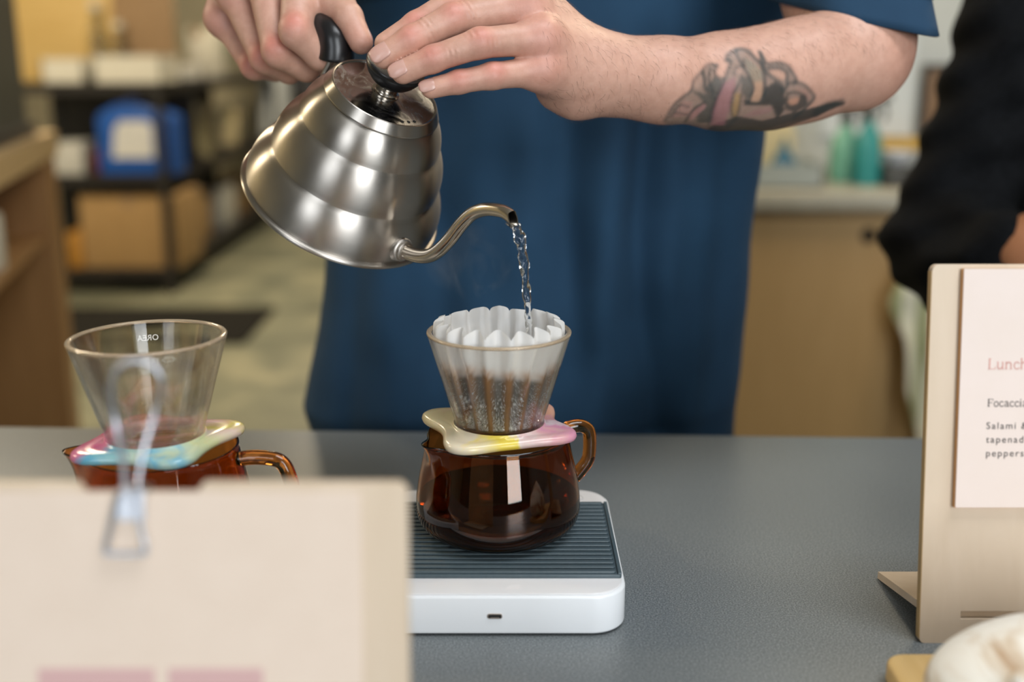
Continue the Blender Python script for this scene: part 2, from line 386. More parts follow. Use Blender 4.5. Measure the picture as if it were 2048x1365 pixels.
for bx in (((a, b, ZC - 0.02), (a + 0.04, d, ZC + 0.1)), ((c - 0.04, b, ZC - 0.02), (c, d, ZC + 0.1)), ((a, b, ZC - 0.02), (c, b + 0.04, ZC + 0.1)), ((a, d - 0.04, ZC - 0.02), (c, d, ZC + 0.1))): fr.box(*bx)
o = struct('window_3', fr, M['frame_white'], smooth=False)
obj('pane', MB().box((a + 0.04, b + 0.04, ZC + 0.05), (c - 0.04, d - 0.04, ZC + 0.056)), M['pane'], o, smooth=False)
M['lamp'] = mat('lamp_diffuser', (0.9, 0.85, 0.75), 0.5)
_b = M['lamp'].node_tree.nodes['Principled BSDF']; _b.inputs['Emission Color'].default_value = (1, 0.85, 0.62, 1); _b.inputs['Emission Strength'].default_value = 3
for i, (x, y) in enumerate(((-2.2, 4.3), (-0.9, 7.0), (-3.4, 2.0), (1.2, 2.3))):
    t = thing('ceiling_lamp', 'square ceiling lamp with a warm diffuser ' + ('over the floor before the shelving', 'over the long shelving', 'over the plywood side bench', 'over the base cabinet')[i], 'lamp', (x, y, 3.02), 'ceiling lamps')
    obj('housing', MB().box((x - 0.32, y - 0.32, 3.06), (x + 0.32, y + 0.32, ZC), 0.01), M['frame_white'], t)
    obj('diffuser', MB().box((x - 0.29, y - 0.29, 3.02), (x + 0.29, y + 0.29, 3.06), 0.01), M['lamp'], t)

# ================================================================ the counter
yb = lambda x: 1.0217 - 0.038 * x
t = thing('service_counter', 'grey speckled laminate service counter under the scales and menus', 'counter', (0, 0.55, 0))
obj('worktop', MB().prism([(-1.7, 0.10), (1.7, 0.10), (1.7, yb(1.7)), (-1.7, yb(-1.7))], CT - 0.038, CT, bev=0.002), M['counter'], t)
obj('front_panel', MB().box((-1.66, 0.16, 0), (1.66, 0.18, CT - 0.039)), M['ply_cab'], t)
for x in (-1.66, 0.0, 1.64): obj('side_panel', MB().box((x, 0.18, 0), (x + 0.02, 0.86, CT - 0.039)), M['ply_cab'], t)
obj('shelf', MB().box((-1.64, 0.181, 0.40), (-0.001, 0.84, 0.42)), M['ply_cab'], t)
obj('shelf', MB().box((0.021, 0.181, 0.40), (1.639, 0.84, 0.42)), M['ply_cab'], t)

# ================================================================ scales
def rrect(x0, y0, x1, y1, r, n=10):
    P = []
    for cx, cy, a0 in ((x1 - r, y1 - r, 0), (x0 + r, y1 - r, 90), (x0 + r, y0 + r, 180), (x1 - r, y0 + r, 270)):
        for i in range(n + 1):
            a = math.radians(a0 + 90 * i / n); P.append((cx + r * math.cos(a), cy + r * math.sin(a)))
    return P
def make_scale(cx, cy, label):
    """white brewing scale, front edge towards the camera; centre given on the counter"""
    z = CT; w_, d_ = 0.0815, 0.087
    t = thing('brewing_scale', label, 'scale', (cx, cy, z), 'brewing scales')
    obj('body', MB().prism(rrect(cx - w_, cy - d_, cx + w_, cy + d_, 0.022), z + 0.0015, z + 0.0265, bev=0.0015), M['white_plastic'], t)
    obj('top_plate', MB().prism(rrect(cx - w_ + 0.002, cy - d_ + 0.002, cx + w_ - 0.002, cy + d_ - 0.002, 0.0205), z + 0.0264, z + 0.0278, bev=0.0004), M['white_gloss'], t)
    obj('foot_ring', MB().prism(rrect(cx - w_ + 0.012, cy - d_ + 0.012, cx + w_ - 0.012, cy + d_ - 0.012, 0.015), z, z + 0.0014), M['black'], t)
    py0, py1 = cy - d_ + 0.0225, cy + d_ - 0.0335; pw = 0.0795
    pad = MB().prism(rrect(cx - pw, py0, cx + pw, py1, 0.0015, 3), z + 0.0278, z + 0.0303, bev=0.0004)
    p = obj('pad', pad, M['pad'], t)
    n = 18; st = (py1 - py0) / n
    rib0 = None
    for i in range(n):
        yy = py0 + (i + 0.5) * st
        if rib0 is None:
            rib0 = obj('rib', MB().prism(rrect(cx - pw + 0.0035, yy - st * 0.30, cx + pw - 0.0035, yy + st * 0.30, st * 0.28, 3), z + 0.0303, z + 0.0319, bev=0.0004), M['pad'], p)
        else:
            r = rib0.copy(); COL.objects.link(r); r.parent = p; r.location = (0, i * st, 0)
    # edge lips of the pad
    for sx in (-1, 1): obj('lip', MB().box((cx + sx * (pw - 0.0012) - 0.0012, py0, z + 0.0303), (cx + sx * (pw - 0.0012) + 0.0012, py1, z + 0.0316), 0.0004), M['pad'], p)
    # usb port in the front face
    yf = cy - d_; pc = z + 0.0138
    fr = (cx, yf - 0.0003, pc), (1, 0, 0), (0, 0, 1), (0, -1, 0)
    u = obj('usb_port', MB().prism(rrect(-0.0046, -0.0016, 0.0046, 0.0016, 0.0014, 4), -0.002, 0.0005, fr), M['port_metal'], t)
    obj('socket', MB().prism(rrect(-0.0039, -0.0010, 0.0039, 0.0011, 0.0008, 4), 0.0, 0.0007, fr), M['dark'], u)
    obj('tongue', MB().prism(rrect(-0.0028, -0.0009, 0.0028, -0.0004, 0.0002, 2), 0.0006, 0.0009, fr), M['port_metal'], u)
    # power mark and tare mark on the top plate behind the pad
    ring = MB(); bx, by = cx + 0.057, cy + d_ - 0.018; zt = z + 0.02785
    ring.tube([(bx + 0.006 * math.sin(a), by + 0.006 * math.cos(a), zt) for a in np.linspace(0.5, 2 * PI - 0.5, 30)], 0.00035, 6)
    ring.tube([(bx, by + 0.0015, zt), (bx, by + 0.0075, zt)], 0.00035, 6)
    obj('power_mark', ring, M['icon'], t)
    bx = cx - 0.052
    tm = MB().tube([(bx - 0.005, by + 0.004, zt), (bx + 0.005, by + 0.004, zt)], 0.00035, 6).tube([(bx, by + 0.004, zt), (bx, by - 0.006, zt)], 0.00035, 6)
    obj('tare_mark', tm, M['icon'], t)
    return t
SC = (-0.0105, 0.721)
make_scale(SC[0], SC[1], 'white brewing scale with grey ribbed pad under the carafe being filled')
SL = (-0.219, 0.676)
make_scale(SL[0], SL[1], 'white brewing scale under the carafe behind the clipped menu board')
PADZ = CT + 0.0319

# ================================================================ carafes
def make_carafe(cx, cy, hang, sang, label, liquid, zb=PADZ, hdrop=0.9):
    t = thing('glass_carafe', label, 'carafe', (cx, cy, zb), 'amber glass carafes')
    out = [(0.0001, 0.0), (0.030, 0.0), (0.041, 0.0006), (0.0475, 0.003), (0.0530, 0.0080), (0.0554, 0.0145), (0.0559, 0.022), (0.0541, 0.036), (0.0513, 0.050), (0.0486, 0.062), (0.0475, 0.0668), (0.0475, 0.0690), (0.0467, 0.0700)]
    inn = [(0.0459, 0.0690), (0.0462, 0.0668), (0.0473, 0.062), (0.0500, 0.050), (0.0528, 0.036), (0.0546, 0.022), (0.0541, 0.0148), (0.0518, 0.0090), (0.0467, 0.0045), (0.040, 0.0024), (0.030, 0.0020), (0.0001, 0.0020)]
    hs = 1.0 if liquid else 1.12
    out = [(r, z * hs) for r, z in out]; inn = [(r, z * hs if z > 0.004 else z) for r, z in inn]
    def dense(P, k=4):
        return [tuple(p) for p in catmull([(a, b) for a, b in P], k)]
    prof = dense(out) + dense(inn)
    def lip(th, r, z, j):
        d = (th - sang + PI) % (2 * PI) - PI
        g = math.exp(-(d / 0.20) ** 2); s_ = max(0.0, (z / hs - 0.046) / 0.024) ** 2
        return r + 0.0115 * g * s_, z + 0.0015 * g * s_
    obj('glass_body', MB().lathe(prof, 128, (cx, cy, zb), disp=lip), M['amber'], t, angle=0)
    hd = np.array([math.cos(hang), math.sin(hang), 0]); sd = np.array([0, 0, hs])
    o = np.array([cx, cy, zb])
    if liquid: pts = [(0.0478, 0.0672), (0.0530, 0.0685), (0.0590, 0.0685), (0.0638, 0.0655), (0.0655, 0.0600), (0.0655, 0.0490), (0.0640, 0.0425), (0.0590, 0.0360), (0.0545, 0.0310)]
    else: pts = [(0.0484, 0.0630), (0.0580, 0.0640), (0.0690, 0.0637), (0.0760, 0.0615), (0.0800, 0.055), (0.0840, 0.040), (0.0840, 0.030), (0.077, 0.0235), (0.0555, 0.0215)]
    path = [o + hd * r + sd * z for r, z in catmull(pts, 6)]
    obj('handle', MB().tube(path, 0.0047, 20), M['amber'], t, angle=0)
    if liquid:
        lp = [(0.0001, 0.0018), (0.030, 0.0018), (0.040, 0.0021), (0.0469, 0.0042), (0.0520, 0.0088), (0.0543, 0.0147), (0.0549, 0.022), (0.0546, 0.0255), (0.0542, 0.0258), (0.0001, 0.0258)]
        obj('coffee', MB().lathe(lp, 96, (cx, cy, zb)), M['coffee'], t)
    return t
CA = (-0.0095, 0.7255)
make_carafe(CA[0], CA[1], math.radians(16), math.radians(214), 'amber glass carafe catching coffee under the dripper with paper filter', True)
CL = (-0.2195, 0.674)
make_carafe(CL[0], CL[1], math.radians(-4), math.radians(194), 'empty amber glass carafe under the dripper without a filter', False)

# ================================================================ drippers
def resin(name, stops, rough=0.25, seed=0.0):
    """poured resin: colours follow each other around the plate, swirled by noise"""
    m = mat(name, (0.8, 0.7, 0.6), rough, Subsurface_Weight=0.2, Subsurface_Scale=0.004)
    n, l, b = nodes(m); v = tex_coord(m, (1, 1, 1)); nz = n.new('ShaderNodeTexNoise'); nz.inputs['Scale'].default_value = 38; nz.inputs['Detail'].default_value = 3; nz.inputs['Distortion'].default_value = 1.0
    of = n.new('ShaderNodeVectorMath'); of.inputs[1].default_value = (seed, seed * 0.7, 0); l.new(v, of.inputs[0]); l.new(of.outputs[0], nz.inputs['Vector'])
    sb = n.new('ShaderNodeVectorMath'); sb.operation = 'SUBTRACT'; sb.inputs[1].default_value = (0.5, 0.5, 0.5); l.new(nz.outputs['Color'], sb.inputs[0])
    sc = n.new('ShaderNodeVectorMath'); sc.operation = 'SCALE'; sc.inputs['Scale'].default_value = 0.055; l.new(sb.outputs[0], sc.inputs[0])
    ad = n.new('ShaderNodeVectorMath'); l.new(v, ad.inputs[0]); l.new(sc.outputs[0], ad.inputs[1])
    g = n.new('ShaderNodeTexGradient'); g.gradient_type = 'RADIAL'; l.new(ad.outputs[0], g.inputs[0])
    colour(m, ramp(m, g.outputs['Fac'], stops)); return m
M['resin_a'] = resin('resin_cream_pink', ((0.0, (0.62, 0.56, 0.36)), (0.10, (0.66, 0.60, 0.46)), (0.19, (0.68, 0.60, 0.46)), (0.245, (0.74, 0.58, 0.08)), (0.285, (0.74, 0.58, 0.08)), (0.31, (0.70, 0.60, 0.56)), (0.40, (0.64, 0.36, 0.36)), (0.46, (0.60, 0.25, 0.36)), (0.49, (0.70, 0.58, 0.60)), (0.53, (0.62, 0.30, 0.34)), (0.60, (0.66, 0.36, 0.24)), (0.78, (0.58, 0.32, 0.30)), (0.90, (0.62, 0.56, 0.34)), (1.0, (0.62, 0.56, 0.36))), 0.25, 1.37)
M['resin_b'] = resin('resin_rainbow', ((0.0, (0.66, 0.24, 0.33)), (0.07, (0.66, 0.13, 0.30)), (0.115, (0.64, 0.20, 0.33)), (0.145, (0.14, 0.44, 0.60)), (0.19, (0.30, 0.56, 0.60)), (0.25, (0.52, 0.62, 0.52)), (0.30, (0.20, 0.48, 0.62)), (0.36, (0.50, 0.62, 0.46)), (0.46, (0.58, 0.60, 0.32)), (0.55, (0.68, 0.52, 0.44)), (0.60, (0.66, 0.54, 0.14)), (0.66, (0.68, 0.44, 0.40)), (0.80, (0.64, 0.28, 0.32)), (0.92, (0.66, 0.40, 0.40)), (1.0, (0.66, 0.13, 0.30))), 0.2, 4.1)
def make_dripper(label, lobes, rm, mtx, textured=False):
    t = thing('coffee_dripper', label, 'dripper', mtx=mtx, group='glass coffee drippers')
    # lobed resin base plate
    n = 160; ang = [2 * PI * i / n for i in range(n)]
    def rad(a):
        r = 0.0385
        for la, lr in lobes:
            d = (a - la + PI) % (2 * PI) - PI
            r += (lr - 0.0385) * math.exp(-(d / 0.40) ** 2)
        return r
    V = []; F = []; rows = []
    th = 0.0062
    for k, (ins, z) in enumerate(((0.0, None),)): pass
    prof = [('in', 0.0255, 0.0), ('o', 0.0028, 0.0), ('o', 0.0009, 0.0008), ('o', 0.0, 0.0028), ('o', 0.0007, 0.0050), ('o', 0.0026, 0.0062), ('o', 0.008, 0.0064), ('in', 0.0312, 0.0066), ('in', 0.0308, 0.0080), ('in', 0.0300, 0.0080), ('in', 0.0290, 0.0045), ('in', 0.0255, 0.0040)]
    m_ = len(prof)
    for a in ang:
        for kd, q, z in prof:
            r = q if kd == 'in' else rad(a) - q
            V.append((r * math.cos(a), r * math.sin(a), z))
    for i in range(n):
        j = (i + 1) % n
        for k in range(m_):
            k2 = (k + 1) % m_; F.append((i * m_ + k, j * m_ + k, j * m_ + k2, i * m_ + k2))
    obj('base_plate', MB().add(V, F), rm, t, local=True, angle=0)
    # glass cone
    H = 0.0700; zb = 0.0046
    pr = [(0.0150, zb), (0.0270, zb), (0.0287, zb + 0.0012), (0.0295, zb + 0.004), (0.0470, H - 0.002), (0.0474, H - 0.0008), (0.0466, H), (0.0450, H), (0.0441, H - 0.0008), (0.0439, H - 0.002), (0.0272, zb + 0.005), (0.0262, zb + 0.003), (0.0150, zb + 0.0022)]
    obj('glass_cone', MB().lathe(pr, 128, closed=True), M['clear'], t, local=True, angle=35)
    rim = [(0.0457 + 0.0017 * math.cos(a), H - 0.0005 + 0.0011 * math.sin(a)) for a in np.linspace(0, 2 * PI, 17)[:-1]]
    obj('rim', MB().lathe(rim, 128, closed=True), M['rim'], t, local=True, angle=0)
    return t
def dmtx(cx, cy, z, tx=0.0, ty=0.0, rz=0.0):
    return Matrix.Translation((cx, cy, z)) @ Matrix.Rotation(ty, 4, 'Y') @ Matrix.Rotation(tx, 4, 'X') @ Matrix.Rotation(rz, 4, 'Z')
rad_ = math.radians
DR = dmtx(-0.0085, 0.7225, PADZ + 0.0702, 0, 0)
dr = make_dripper('clear glass dripper holding a white paper filter over a cream and pink resin base', ((rad_(150), 0.060), (rad_(238), 0.0535), (rad_(340), 0.0535), (rad_(58), 0.060)), M['resin_a'], DR)
DL = dmtx(-0.2215, 0.672, PADZ + 0.0788, rad_(-0.5), rad_(-0.6))
dl = make_dripper('empty tilted clear glass dripper on a rainbow resin base over the empty carafe', ((rad_(30), 0.0560), (rad_(120), 0.052), (rad_(218), 0.0525), (rad_(300), 0.0525)), M['resin_b'], DL)
# raised maker's lettering on the far wall of the empty dripper, read from outside
def wrapback(v):
    a = PI / 2 + 0.16 - (-(v.x) / 0.0440) ; z = 0.0575 + v.y; r = 0.0295 + (0.0467 - 0.0295) * (z - 0.0086) / (0.068 - 0.0086) + 0.0002
    return Vector((r * math.cos(a), r * math.sin(a), z))
obj('lettering', text_mesh('OREA', 0.0050, None, 1.05, 0.0001, wrapback), M['etch'], dl, local=True, smooth=False)

# ================================================================ paper filter, grounds, droplets (local to the working dripper)
DO = np.array(DR.translation)
NP = 18
def filter_surf(n=NP * 24):
    rows = 26; V = []; C_ = []
    r_ = random.Random(3)
    stain = [r_.uniform(-0.003, 0.006) for _ in range(NP)]; hgt = [r_.uniform(-0.0012, 0.0016) for _ in range(NP)]
    for i in range(n):
        a = 2 * PI * i / n; ph = (i / 24.0) % 1.0; pi_ = int(i // 24)
        # outward fold narrow at ph=0, broad inward panel in between
        s_ = 0.5 + 0.5 * math.cos(2 * PI * ph)
        o_ = s_ ** 1.6
        ztop = 0.0738 + (0.0042 + hgt[pi_]) * abs(math.sin(PI * ph)) ** 0.6
        for j in range(rows):
            q = j / (rows - 1); z = 0.0088 + (ztop - 0.0088) * q
            rin = 0.0272 + (0.0439 - 0.0272) * (z - 0.0096) / (0.068 - 0.0096) - 0.0006
            if z > 0.068: rin = 0.0439 - 0.0006 - (z - 0.068) * 0.05
            dep = 0.0016 + 0.0044 * max(0.0, (z - 0.010) / 0.06)
            r = rin - dep * (1 - o_)
            aa = a + 0.02 * math.sin(5 * a + 1.3) + 0.35 / NP * math.sin(2 * PI * ph) * 0.5
            V.append((r * math.cos(aa), r * math.sin(aa), z))
            lvl = 0.0475 + 0.0018 * math.sin(3 * a + 1) + stain[pi_] * (0.35 + 0.65 * o_) * 0.7
            wet = min(1.0, max(0.0, (lvl - z) / 0.0018)); edge = math.exp(-((z - lvl - 0.0012) / 0.0028) ** 2) * (0.35 + 0.65 * o_)
            c = np.array((0.93, 0.925, 0.91)); c = c * (1 - edge * 0.75) + np.array((0.52, 0.27, 0.10)) * edge * 0.75
            wc = np.array((0.19, 0.175, 0.155)) * (1 - o_) + np.array((0.34, 0.17, 0.06)) * o_
            c = c * (1 - wet) + wc * wet; C_.append((*c, 1))
    F = [(i * rows + j, ((i + 1) % n) * rows + j, ((i + 1) % n) * rows + j + 1, i * rows + j + 1) for i in range(n) for j in range(rows - 1)]
    k = len(V); V.append((0, 0, 0.0088)); C_.append((0.30, 0.15, 0.05, 1))
    F += [(k, ((i + 1) % n) * rows, i * rows) for i in range(n)]
    return V, F, C_
M['filter'] = mat('filter_paper', (0.85, 0.85, 0.83), 0.85)
_n, _l, _b = nodes(M['filter']); _ca = colattr(M['filter']); _l.new(_ca, _b.inputs['Base Color'])
_tr = _n.new('ShaderNodeBsdfTranslucent'); _l.new(_ca, _tr.inputs[0]); _ms = _n.new('ShaderNodeMixShader'); _ms.inputs[0].default_value = 0.42
_l.new(_b.outputs[0], _ms.inputs[1]); _l.new(_tr.outputs[0], _ms.inputs[2]); _l.new(_ms.outputs[0], _n['Material Output'].inputs[0])
V, F, C_ = filter_surf()
V = [tuple(DO + np.array(p)) for p in V]
fo = thing('paper_filter', 'white pleated paper filter stained brown with wet coffee in the glass dripper', 'filter', tuple(DO + np.array((0, 0, 0.0088))))
obj('pleated_paper', (V, F), M['filter'], fo, cols=C_, angle=0)
gr = single('coffee_slurry', MB().lathe([(0.0001, 0.0115), (0.0235, 0.0115), (0.0248, 0.016), (0.0288, 0.040), (0.0294, 0.0432), (0.026, 0.0438), (0.018, 0.0430), (0.0001, 0.0424)], 72, tuple(DO)), M['grounds'], 'wet brown coffee grounds inside the white paper filter', 'coffee')
# condensation on the inside of the glass
ico = bmesh.new(); bmesh.ops.create_icosphere(ico, subdivisions=1, radius=1.0); ico.verts.index_update()
IV = np.array([v.co[:] for v in ico.verts]); IF = np.array([[v.index for v in f.verts] for f in ico.faces]); ico.free()
def droplets():
    r_ = random.Random(11); Vs = []; Fs = []; k = 0
    for q in range(8000):
        ph = r_.uniform(0.15, 0.85); a = (r_.randrange(NP) + ph) * 2 * PI / NP; a += 0.02 * math.sin(5 * a + 1.3)
        z = 0.0105 + 0.036 * r_.random() ** 1.5
        if z > 0.034 and r_.random() < 0.6: continue
        if math.sin(a) > 0.35: continue
        big = r_.random() < 0.012; s_ = r_.uniform(0.0006, 0.0010) if big else r_.uniform(0.00018, 0.00040)
        r = 0.0272 + (0.0439 - 0.0272) * (z - 0.0096) / (0.068 - 0.0096) - 0.0002
        c = DO + np.array((r * math.cos(a), r * math.sin(a), z)); nrm = np.array((math.cos(a), math.sin(a), -0.29))
        P = IV * s_; P = P - np.outer(P @ nrm, nrm) * 0.6
        if big: P[:, 2] *= 1.5
        Vs.append(P + c); Fs.append(IF + k); k += len(IV)
    return np.concatenate(Vs), np.concatenate(Fs)
V, F = droplets()
tag(obj('condensation', (V, F), M['droplet'], dr, merge=False, angle=0), 'tiny water droplets fogging the lower glass wall', kind='stuff')

# ================================================================ kettle
KC = np.array([-0.1263, 0.8419, 1.1429]); KA = np.array([0.4043, -0.4056, 0.8198]); KA /= np.linalg.norm(KA)
kh = np.array([KA[0], KA[1], 0]); kh /= np.linalg.norm(kh)
KS = kh - KA * (kh @ KA); KS /= np.linalg.norm(KS); KB = np.cross(KA, KS)
KM = Matrix(((KS[0], KB[0], KA[0], KC[0]), (KS[1], KB[1], KA[1], KC[1]), (KS[2], KB[2], KA[2], KC[2]), (0, 0, 0, 1)))
def kl(p):
    q = np.array(p) - KC; return np.array([q @ KS, q @ KB, q @ KA])
kt = thing('gooseneck_kettle', 'brushed steel gooseneck kettle with black handle and knob pouring water', 'kettle', mtx=KM)
def bulge(r0, z0, r1, z1, b, n=12):
    P = []
    for i in range(n + 1):
        q = i / n; r = r0 + (r1 - r0) * q; z = z0 + (z1 - z0) * q; s_ = math.sin(PI * q) ** 0.8 * b
        nx, nz = (z1 - z0), -(r1 - r0); l_ = math.hypot(nx, nz); P.append((r + nx / l_ * s_, z + nz / l_ * s_))
    return P
prof = [(0.0001, -0.0012), (0.062, -0.0012), (0.068, -0.0008)] + [(0.0735 + 0.0019 * math.sin(a), 0.0008 - 0.0019 * math.cos(a)) for a in np.linspace(0, PI, 9)]
prof += bulge(0.0722, 0.0032, 0.0628, 0.0345, 0.0036) + bulge(0.0626, 0.0352, 0.0520, 0.0660, 0.0031)[0:] + bulge(0.0518, 0.0666, 0.0408, 0.0885, 0.0023)
prof += [(0.0404, 0.0888), (0.0395, 0.0880), (0.0001, 0.0870)]
obj('body', MB().lathe(prof, 144), M['steel'], kt, local=True, angle=28)
# lid with bevelled ring, flat top, knob and steam vents
lp = [(0.0001, 0.0880), (0.0395, 0.0884), (0.0412, 0.0890), (0.0414, 0.0898), (0.0380, 0.0960), (0.0372, 0.0962), (0.0362, 0.0957), (0.020, 0.0964), (0.0001, 0.0966)]
lid = obj('lid', MB().lathe(lp, 128), M['steel_lid'], kt, local=True, angle=20)
obj('lid_ring', MB().lathe([(0.0412, 0.0886), (0.0419, 0.0890), (0.0420, 0.0900), (0.0416, 0.0908), (0.0384, 0.0964), (0.0377, 0.0968), (0.0370, 0.0964), (0.0376, 0.0952), (0.0408, 0.0900)], 128, closed=True), M['steel'], lid, local=True, angle=24)
for i in range(3):
    a = rad_(-12 + 9.0 * i); x, y = 0.0325 * math.cos(a), 0.0325 * math.sin(a)
    obj('vent_hole', MB().lathe([(0.0001, 0.0), (0.0012, 0.0), (0.0012, 0.0004), (0.0001, 0.0004)], 16, (x, y, 0.0957)), M['dark'], lid, local=True)
kn = obj('knob', MB().lathe([(0.0001, 0.1026), (0.0080, 0.1026), (0.0096, 0.1034), (0.0140, 0.1062), (0.0180, 0.1105), (0.0205, 0.1152), (0.0210, 0.1172), (0.0204, 0.1183), (0.0190, 0.1180), (0.0140, 0.1166), (0.0070, 0.1160), (0.0001, 0.1158)], 64), M['black'], lid, local=True, angle=50)
obj('knob_neck', MB().lathe([(0.0001, 0.0960), (0.0098, 0.0960), (0.0098, 0.0972), (0.0082, 0.0976), (0.0078, 0.0984), (0.0078, 0.1012), (0.0082, 0.1018), (0.0082, 0.1030), (0.0001, 0.1030)], 48), M['steel_tube'], kn, local=True, angle=35)
# spout: goose neck in the pouring plane
PN = np.array([kh[1], -kh[0], 0.0])
spx = [(790, 492), (821, 508), (851, 513), (874, 504), (898, 481), (922, 450), (945, 428), (972, 419), (1000, 421), (1014, 427), (1027, 438)]
sp = [kl(onplane(u, v, KC, PN)) for u, v in spx]
sp[0] = kl(onplane(784, 488, KC, PN))
sp = [np.array([sp[0][0] - 0.006, 0, sp[0][2] - 0.002])] + sp
path = catmull(sp, 7); nP = len(path); rr = [0.0053 - 0.0010 * i / (nP - 1) for i in range(nP)]
tb = MB(); tb.tube(path, rr, 24, cap=False); k0 = len(tb.v)
n_ = 24; tip = path[-1]; td = path[-1] - path[-4]; td /= np.linalg.norm(td)
# oblique cut of the mouth: lower lip reaches further out
lipd = np.array([0.0, 0.0, -1.0]); wdn = np.array([KS[2] * -1, KB[2] * -1, KA[2] * -1])
wdn = wdn - td * (wdn @ td); wdn /= np.linalg.norm(wdn)
for r_i in range(1, 4):
    for q in range(n_):
        i = k0 - r_i * n_ + q; p = np.array(tb.v[i]); s_ = ((p - path[nP - r_i]) @ wdn) / rr[nP - r_i]
        tb.v[i] = tuple(p + td * (0.0046 * (s_ - 0.15)) * (4 - r_i) / 3)
inner = MB(); inner.tube(path[-16:], [q * 0.84 for q in rr[-16:]], 24, cap=False)
for r_i in range(1, 4):
    for q in range(n_):
        i = len(inner.v) - r_i * n_ + q; p = np.array(inner.v[i]); s_ = ((p - path[nP - r_i]) @ wdn) / rr[nP - r_i]
        inner.v[i] = tuple(p + td * (0.0046 * (s_ - 0.15)) * (4 - r_i) / 3)
oo = len(tb.v); tb.add(inner.v, [f[::-1] for f in inner.f])
last_o = k0 - n_; last_i = oo + len(inner.v) - n_
tb.f += [(last_o + q, last_o + (q + 1) % n_, last_i + (q + 1) % n_, last_i + q) for q in range(n_)]
spo = obj('spout', tb, M['steel_tube'], kt, local=True, angle=50)
fl = MB(); d0 = path[12] - path[7]; d0 /= np.linalg.norm(d0)
rb_in = [(z_, r_) for r_, z_ in prof[3:]]
i0 = next(i for i in range(len(path)) if path[i][0] > np.interp(path[i][2], [q[0] for q in rb_in], [q[1] for q in rb_in]))
base = path[i0]; d0 = path[i0 + 4] - path[i0]; d0 /= np.linalg.norm(d0)
fl.tube([base - d0 * 0.0060, base + d0 * 0.0008, base + d0 * 0.0018, base + d0 * 0.0022, base + d0 * 0.0042, base + d0 * 0.0050], [0.0092, 0.0086, 0.0080, 0.0068, 0.0066, 0.0054], 32)
obj('spout_collar', fl, M['steel'], spo, local=True, angle=50)
TIP = np.array(KM @ Vector(path[-1] + td * 0.003 + wdn * 0.003))
# handle: two steel rods and a black grip that bends back and over
G = [kl(onplane(672, 122, KC, PN)), kl(onplane(673, 106, KC, PN)), kl(onplane(672, 90, KC, PN)), kl(onplane(668, 76, KC, PN))]
g3 = G[3]; G += [g3 + np.array([-0.010, 0, -0.001]), g3 + np.array([-0.028, 0, -0.008]), g3 + np.array([-0.048, 0, -0.022]), g3 + np.array([-0.066, 0, -0.044])]
gp = catmull(G, 6); nG = len(gp)
def gr_(i):
    q = i / (nG - 1); e_ = min(1.0, i / 1.6); e2 = min(1.0, (nG - 1 - i) / 3.0)
    return (0.0136 - 0.0013 * min(1, q / 0.25)) * math.sqrt(max(0.02, 1 - (1 - e_) ** 2 * 0.35)) * math.sqrt(max(0.05, 1 - (1 - e2) ** 2))
gp = [gp[0] - (gp[1] - gp[0]) * 0.35] + list(gp); gq = [gr_(0) * 0.80] + [gr_(i) for i in range(nG)]
grip = MB().tube(gp, gq, 28, flat=0.95, up=(0, 1, 0))
hd = obj('handle_grip', grip, M['black'], kt, local=True, angle=60)
for sy in (-1, 1):
    g0 = gp[0]; g1 = gp[3]
    obj('handle_rod', MB().tube(catmull([g1 + (0, sy * 0.0055, 0), g0 + (0, sy * 0.0055, -0.002), g0 + (0.0, sy * 0.0065, -0.012), (-0.0492, sy * 0.008, 0.074), (-0.0455, sy * 0.008, 0.070)], 5), 0.0022, 12), M['steel'], hd, local=True)

# ================================================================ water stream
ws = [TIP + np.array((-0.0015, 0.0015, 0.0012))] + [onplane(u, v, KC, PN) for u, v in ((1036, 462), (1042, 490), (1047, 520), (1051, 560), (1054, 600), (1056.5, 634))]
e = ws[-1]; ws += [e + np.array((0.0006, -0.0006, -0.012)), e + np.array((0.0011, -0.0011, -0.0400))]
wp = catmull(ws, 12); nw = len(wp); V = []; F = []; nn = 20
for i, p in enumerate(wp):
    q = i / (nw - 1); r0 = 0.0023 * (1 - q) ** 1.2 + 0.0015; tw = q * 16
    for k in range(nn):
        a = 2 * PI * k / nn
        rr_ = r0 * (1 + 0.22 * math.cos(2 * (a - tw)) + 0.10 * math.sin(3 * a + q * 50) + 0.05 * math.sin(q * 95))
        V.append((p[0] + rr_ * math.cos(a), p[1] + rr_ * math.sin(a), p[2]))
F = [(i * nn + k, i * nn + (k + 1) % nn, (i + 1) * nn + (k + 1) % nn, (i + 1) * nn + k) for i in range(nw - 1) for k in range(nn)] + [tuple(range(nn)), tuple((nw - 1) * nn + k for k in range(nn))[::-1]]
single('water_stream', MB().add(V, F), M['water'], 'thin twisting stream of clear water falling from the kettle spout into the filter', 'water', angle=0)

# ================================================================ menu stand at the right
PB = onz(1838, 1287, CT); PT = at(1866, 529, 0.661)
pup = np.array([0, PT[1] - PB[1], PT[2] - PB[2]]); PH = np.linalg.norm(pup); pup /= PH
pr = np.array([1.0, 0, 0]); pn = np.cross(pr, pup); pn /= np.linalg.norm(pn)      # towards the camera
PW = 0.165; xl = 0.5 * (PB[0] + PT[0])
fr = lambda off: ((xl, PB[1] + pn[1] * off, PB[2] + pn[2] * off), pr, pup, pn)
ms = thing('menu_stand', 'leaning pale plywood menu stand holding the lunch menu card', 'stand', (xl + PW / 2, PB[1], CT))
mb = MB(); sy0, sy1, sx0 = 0.0150, 0.0200, 0.0245
arc = lambda cx_, cy_, r_, a0: [(cx_ + r_ * math.cos(math.radians(a0 + 90 * i / 5)), cy_ + r_ * math.sin(math.radians(a0 + 90 * i / 5))) for i in range(6)]
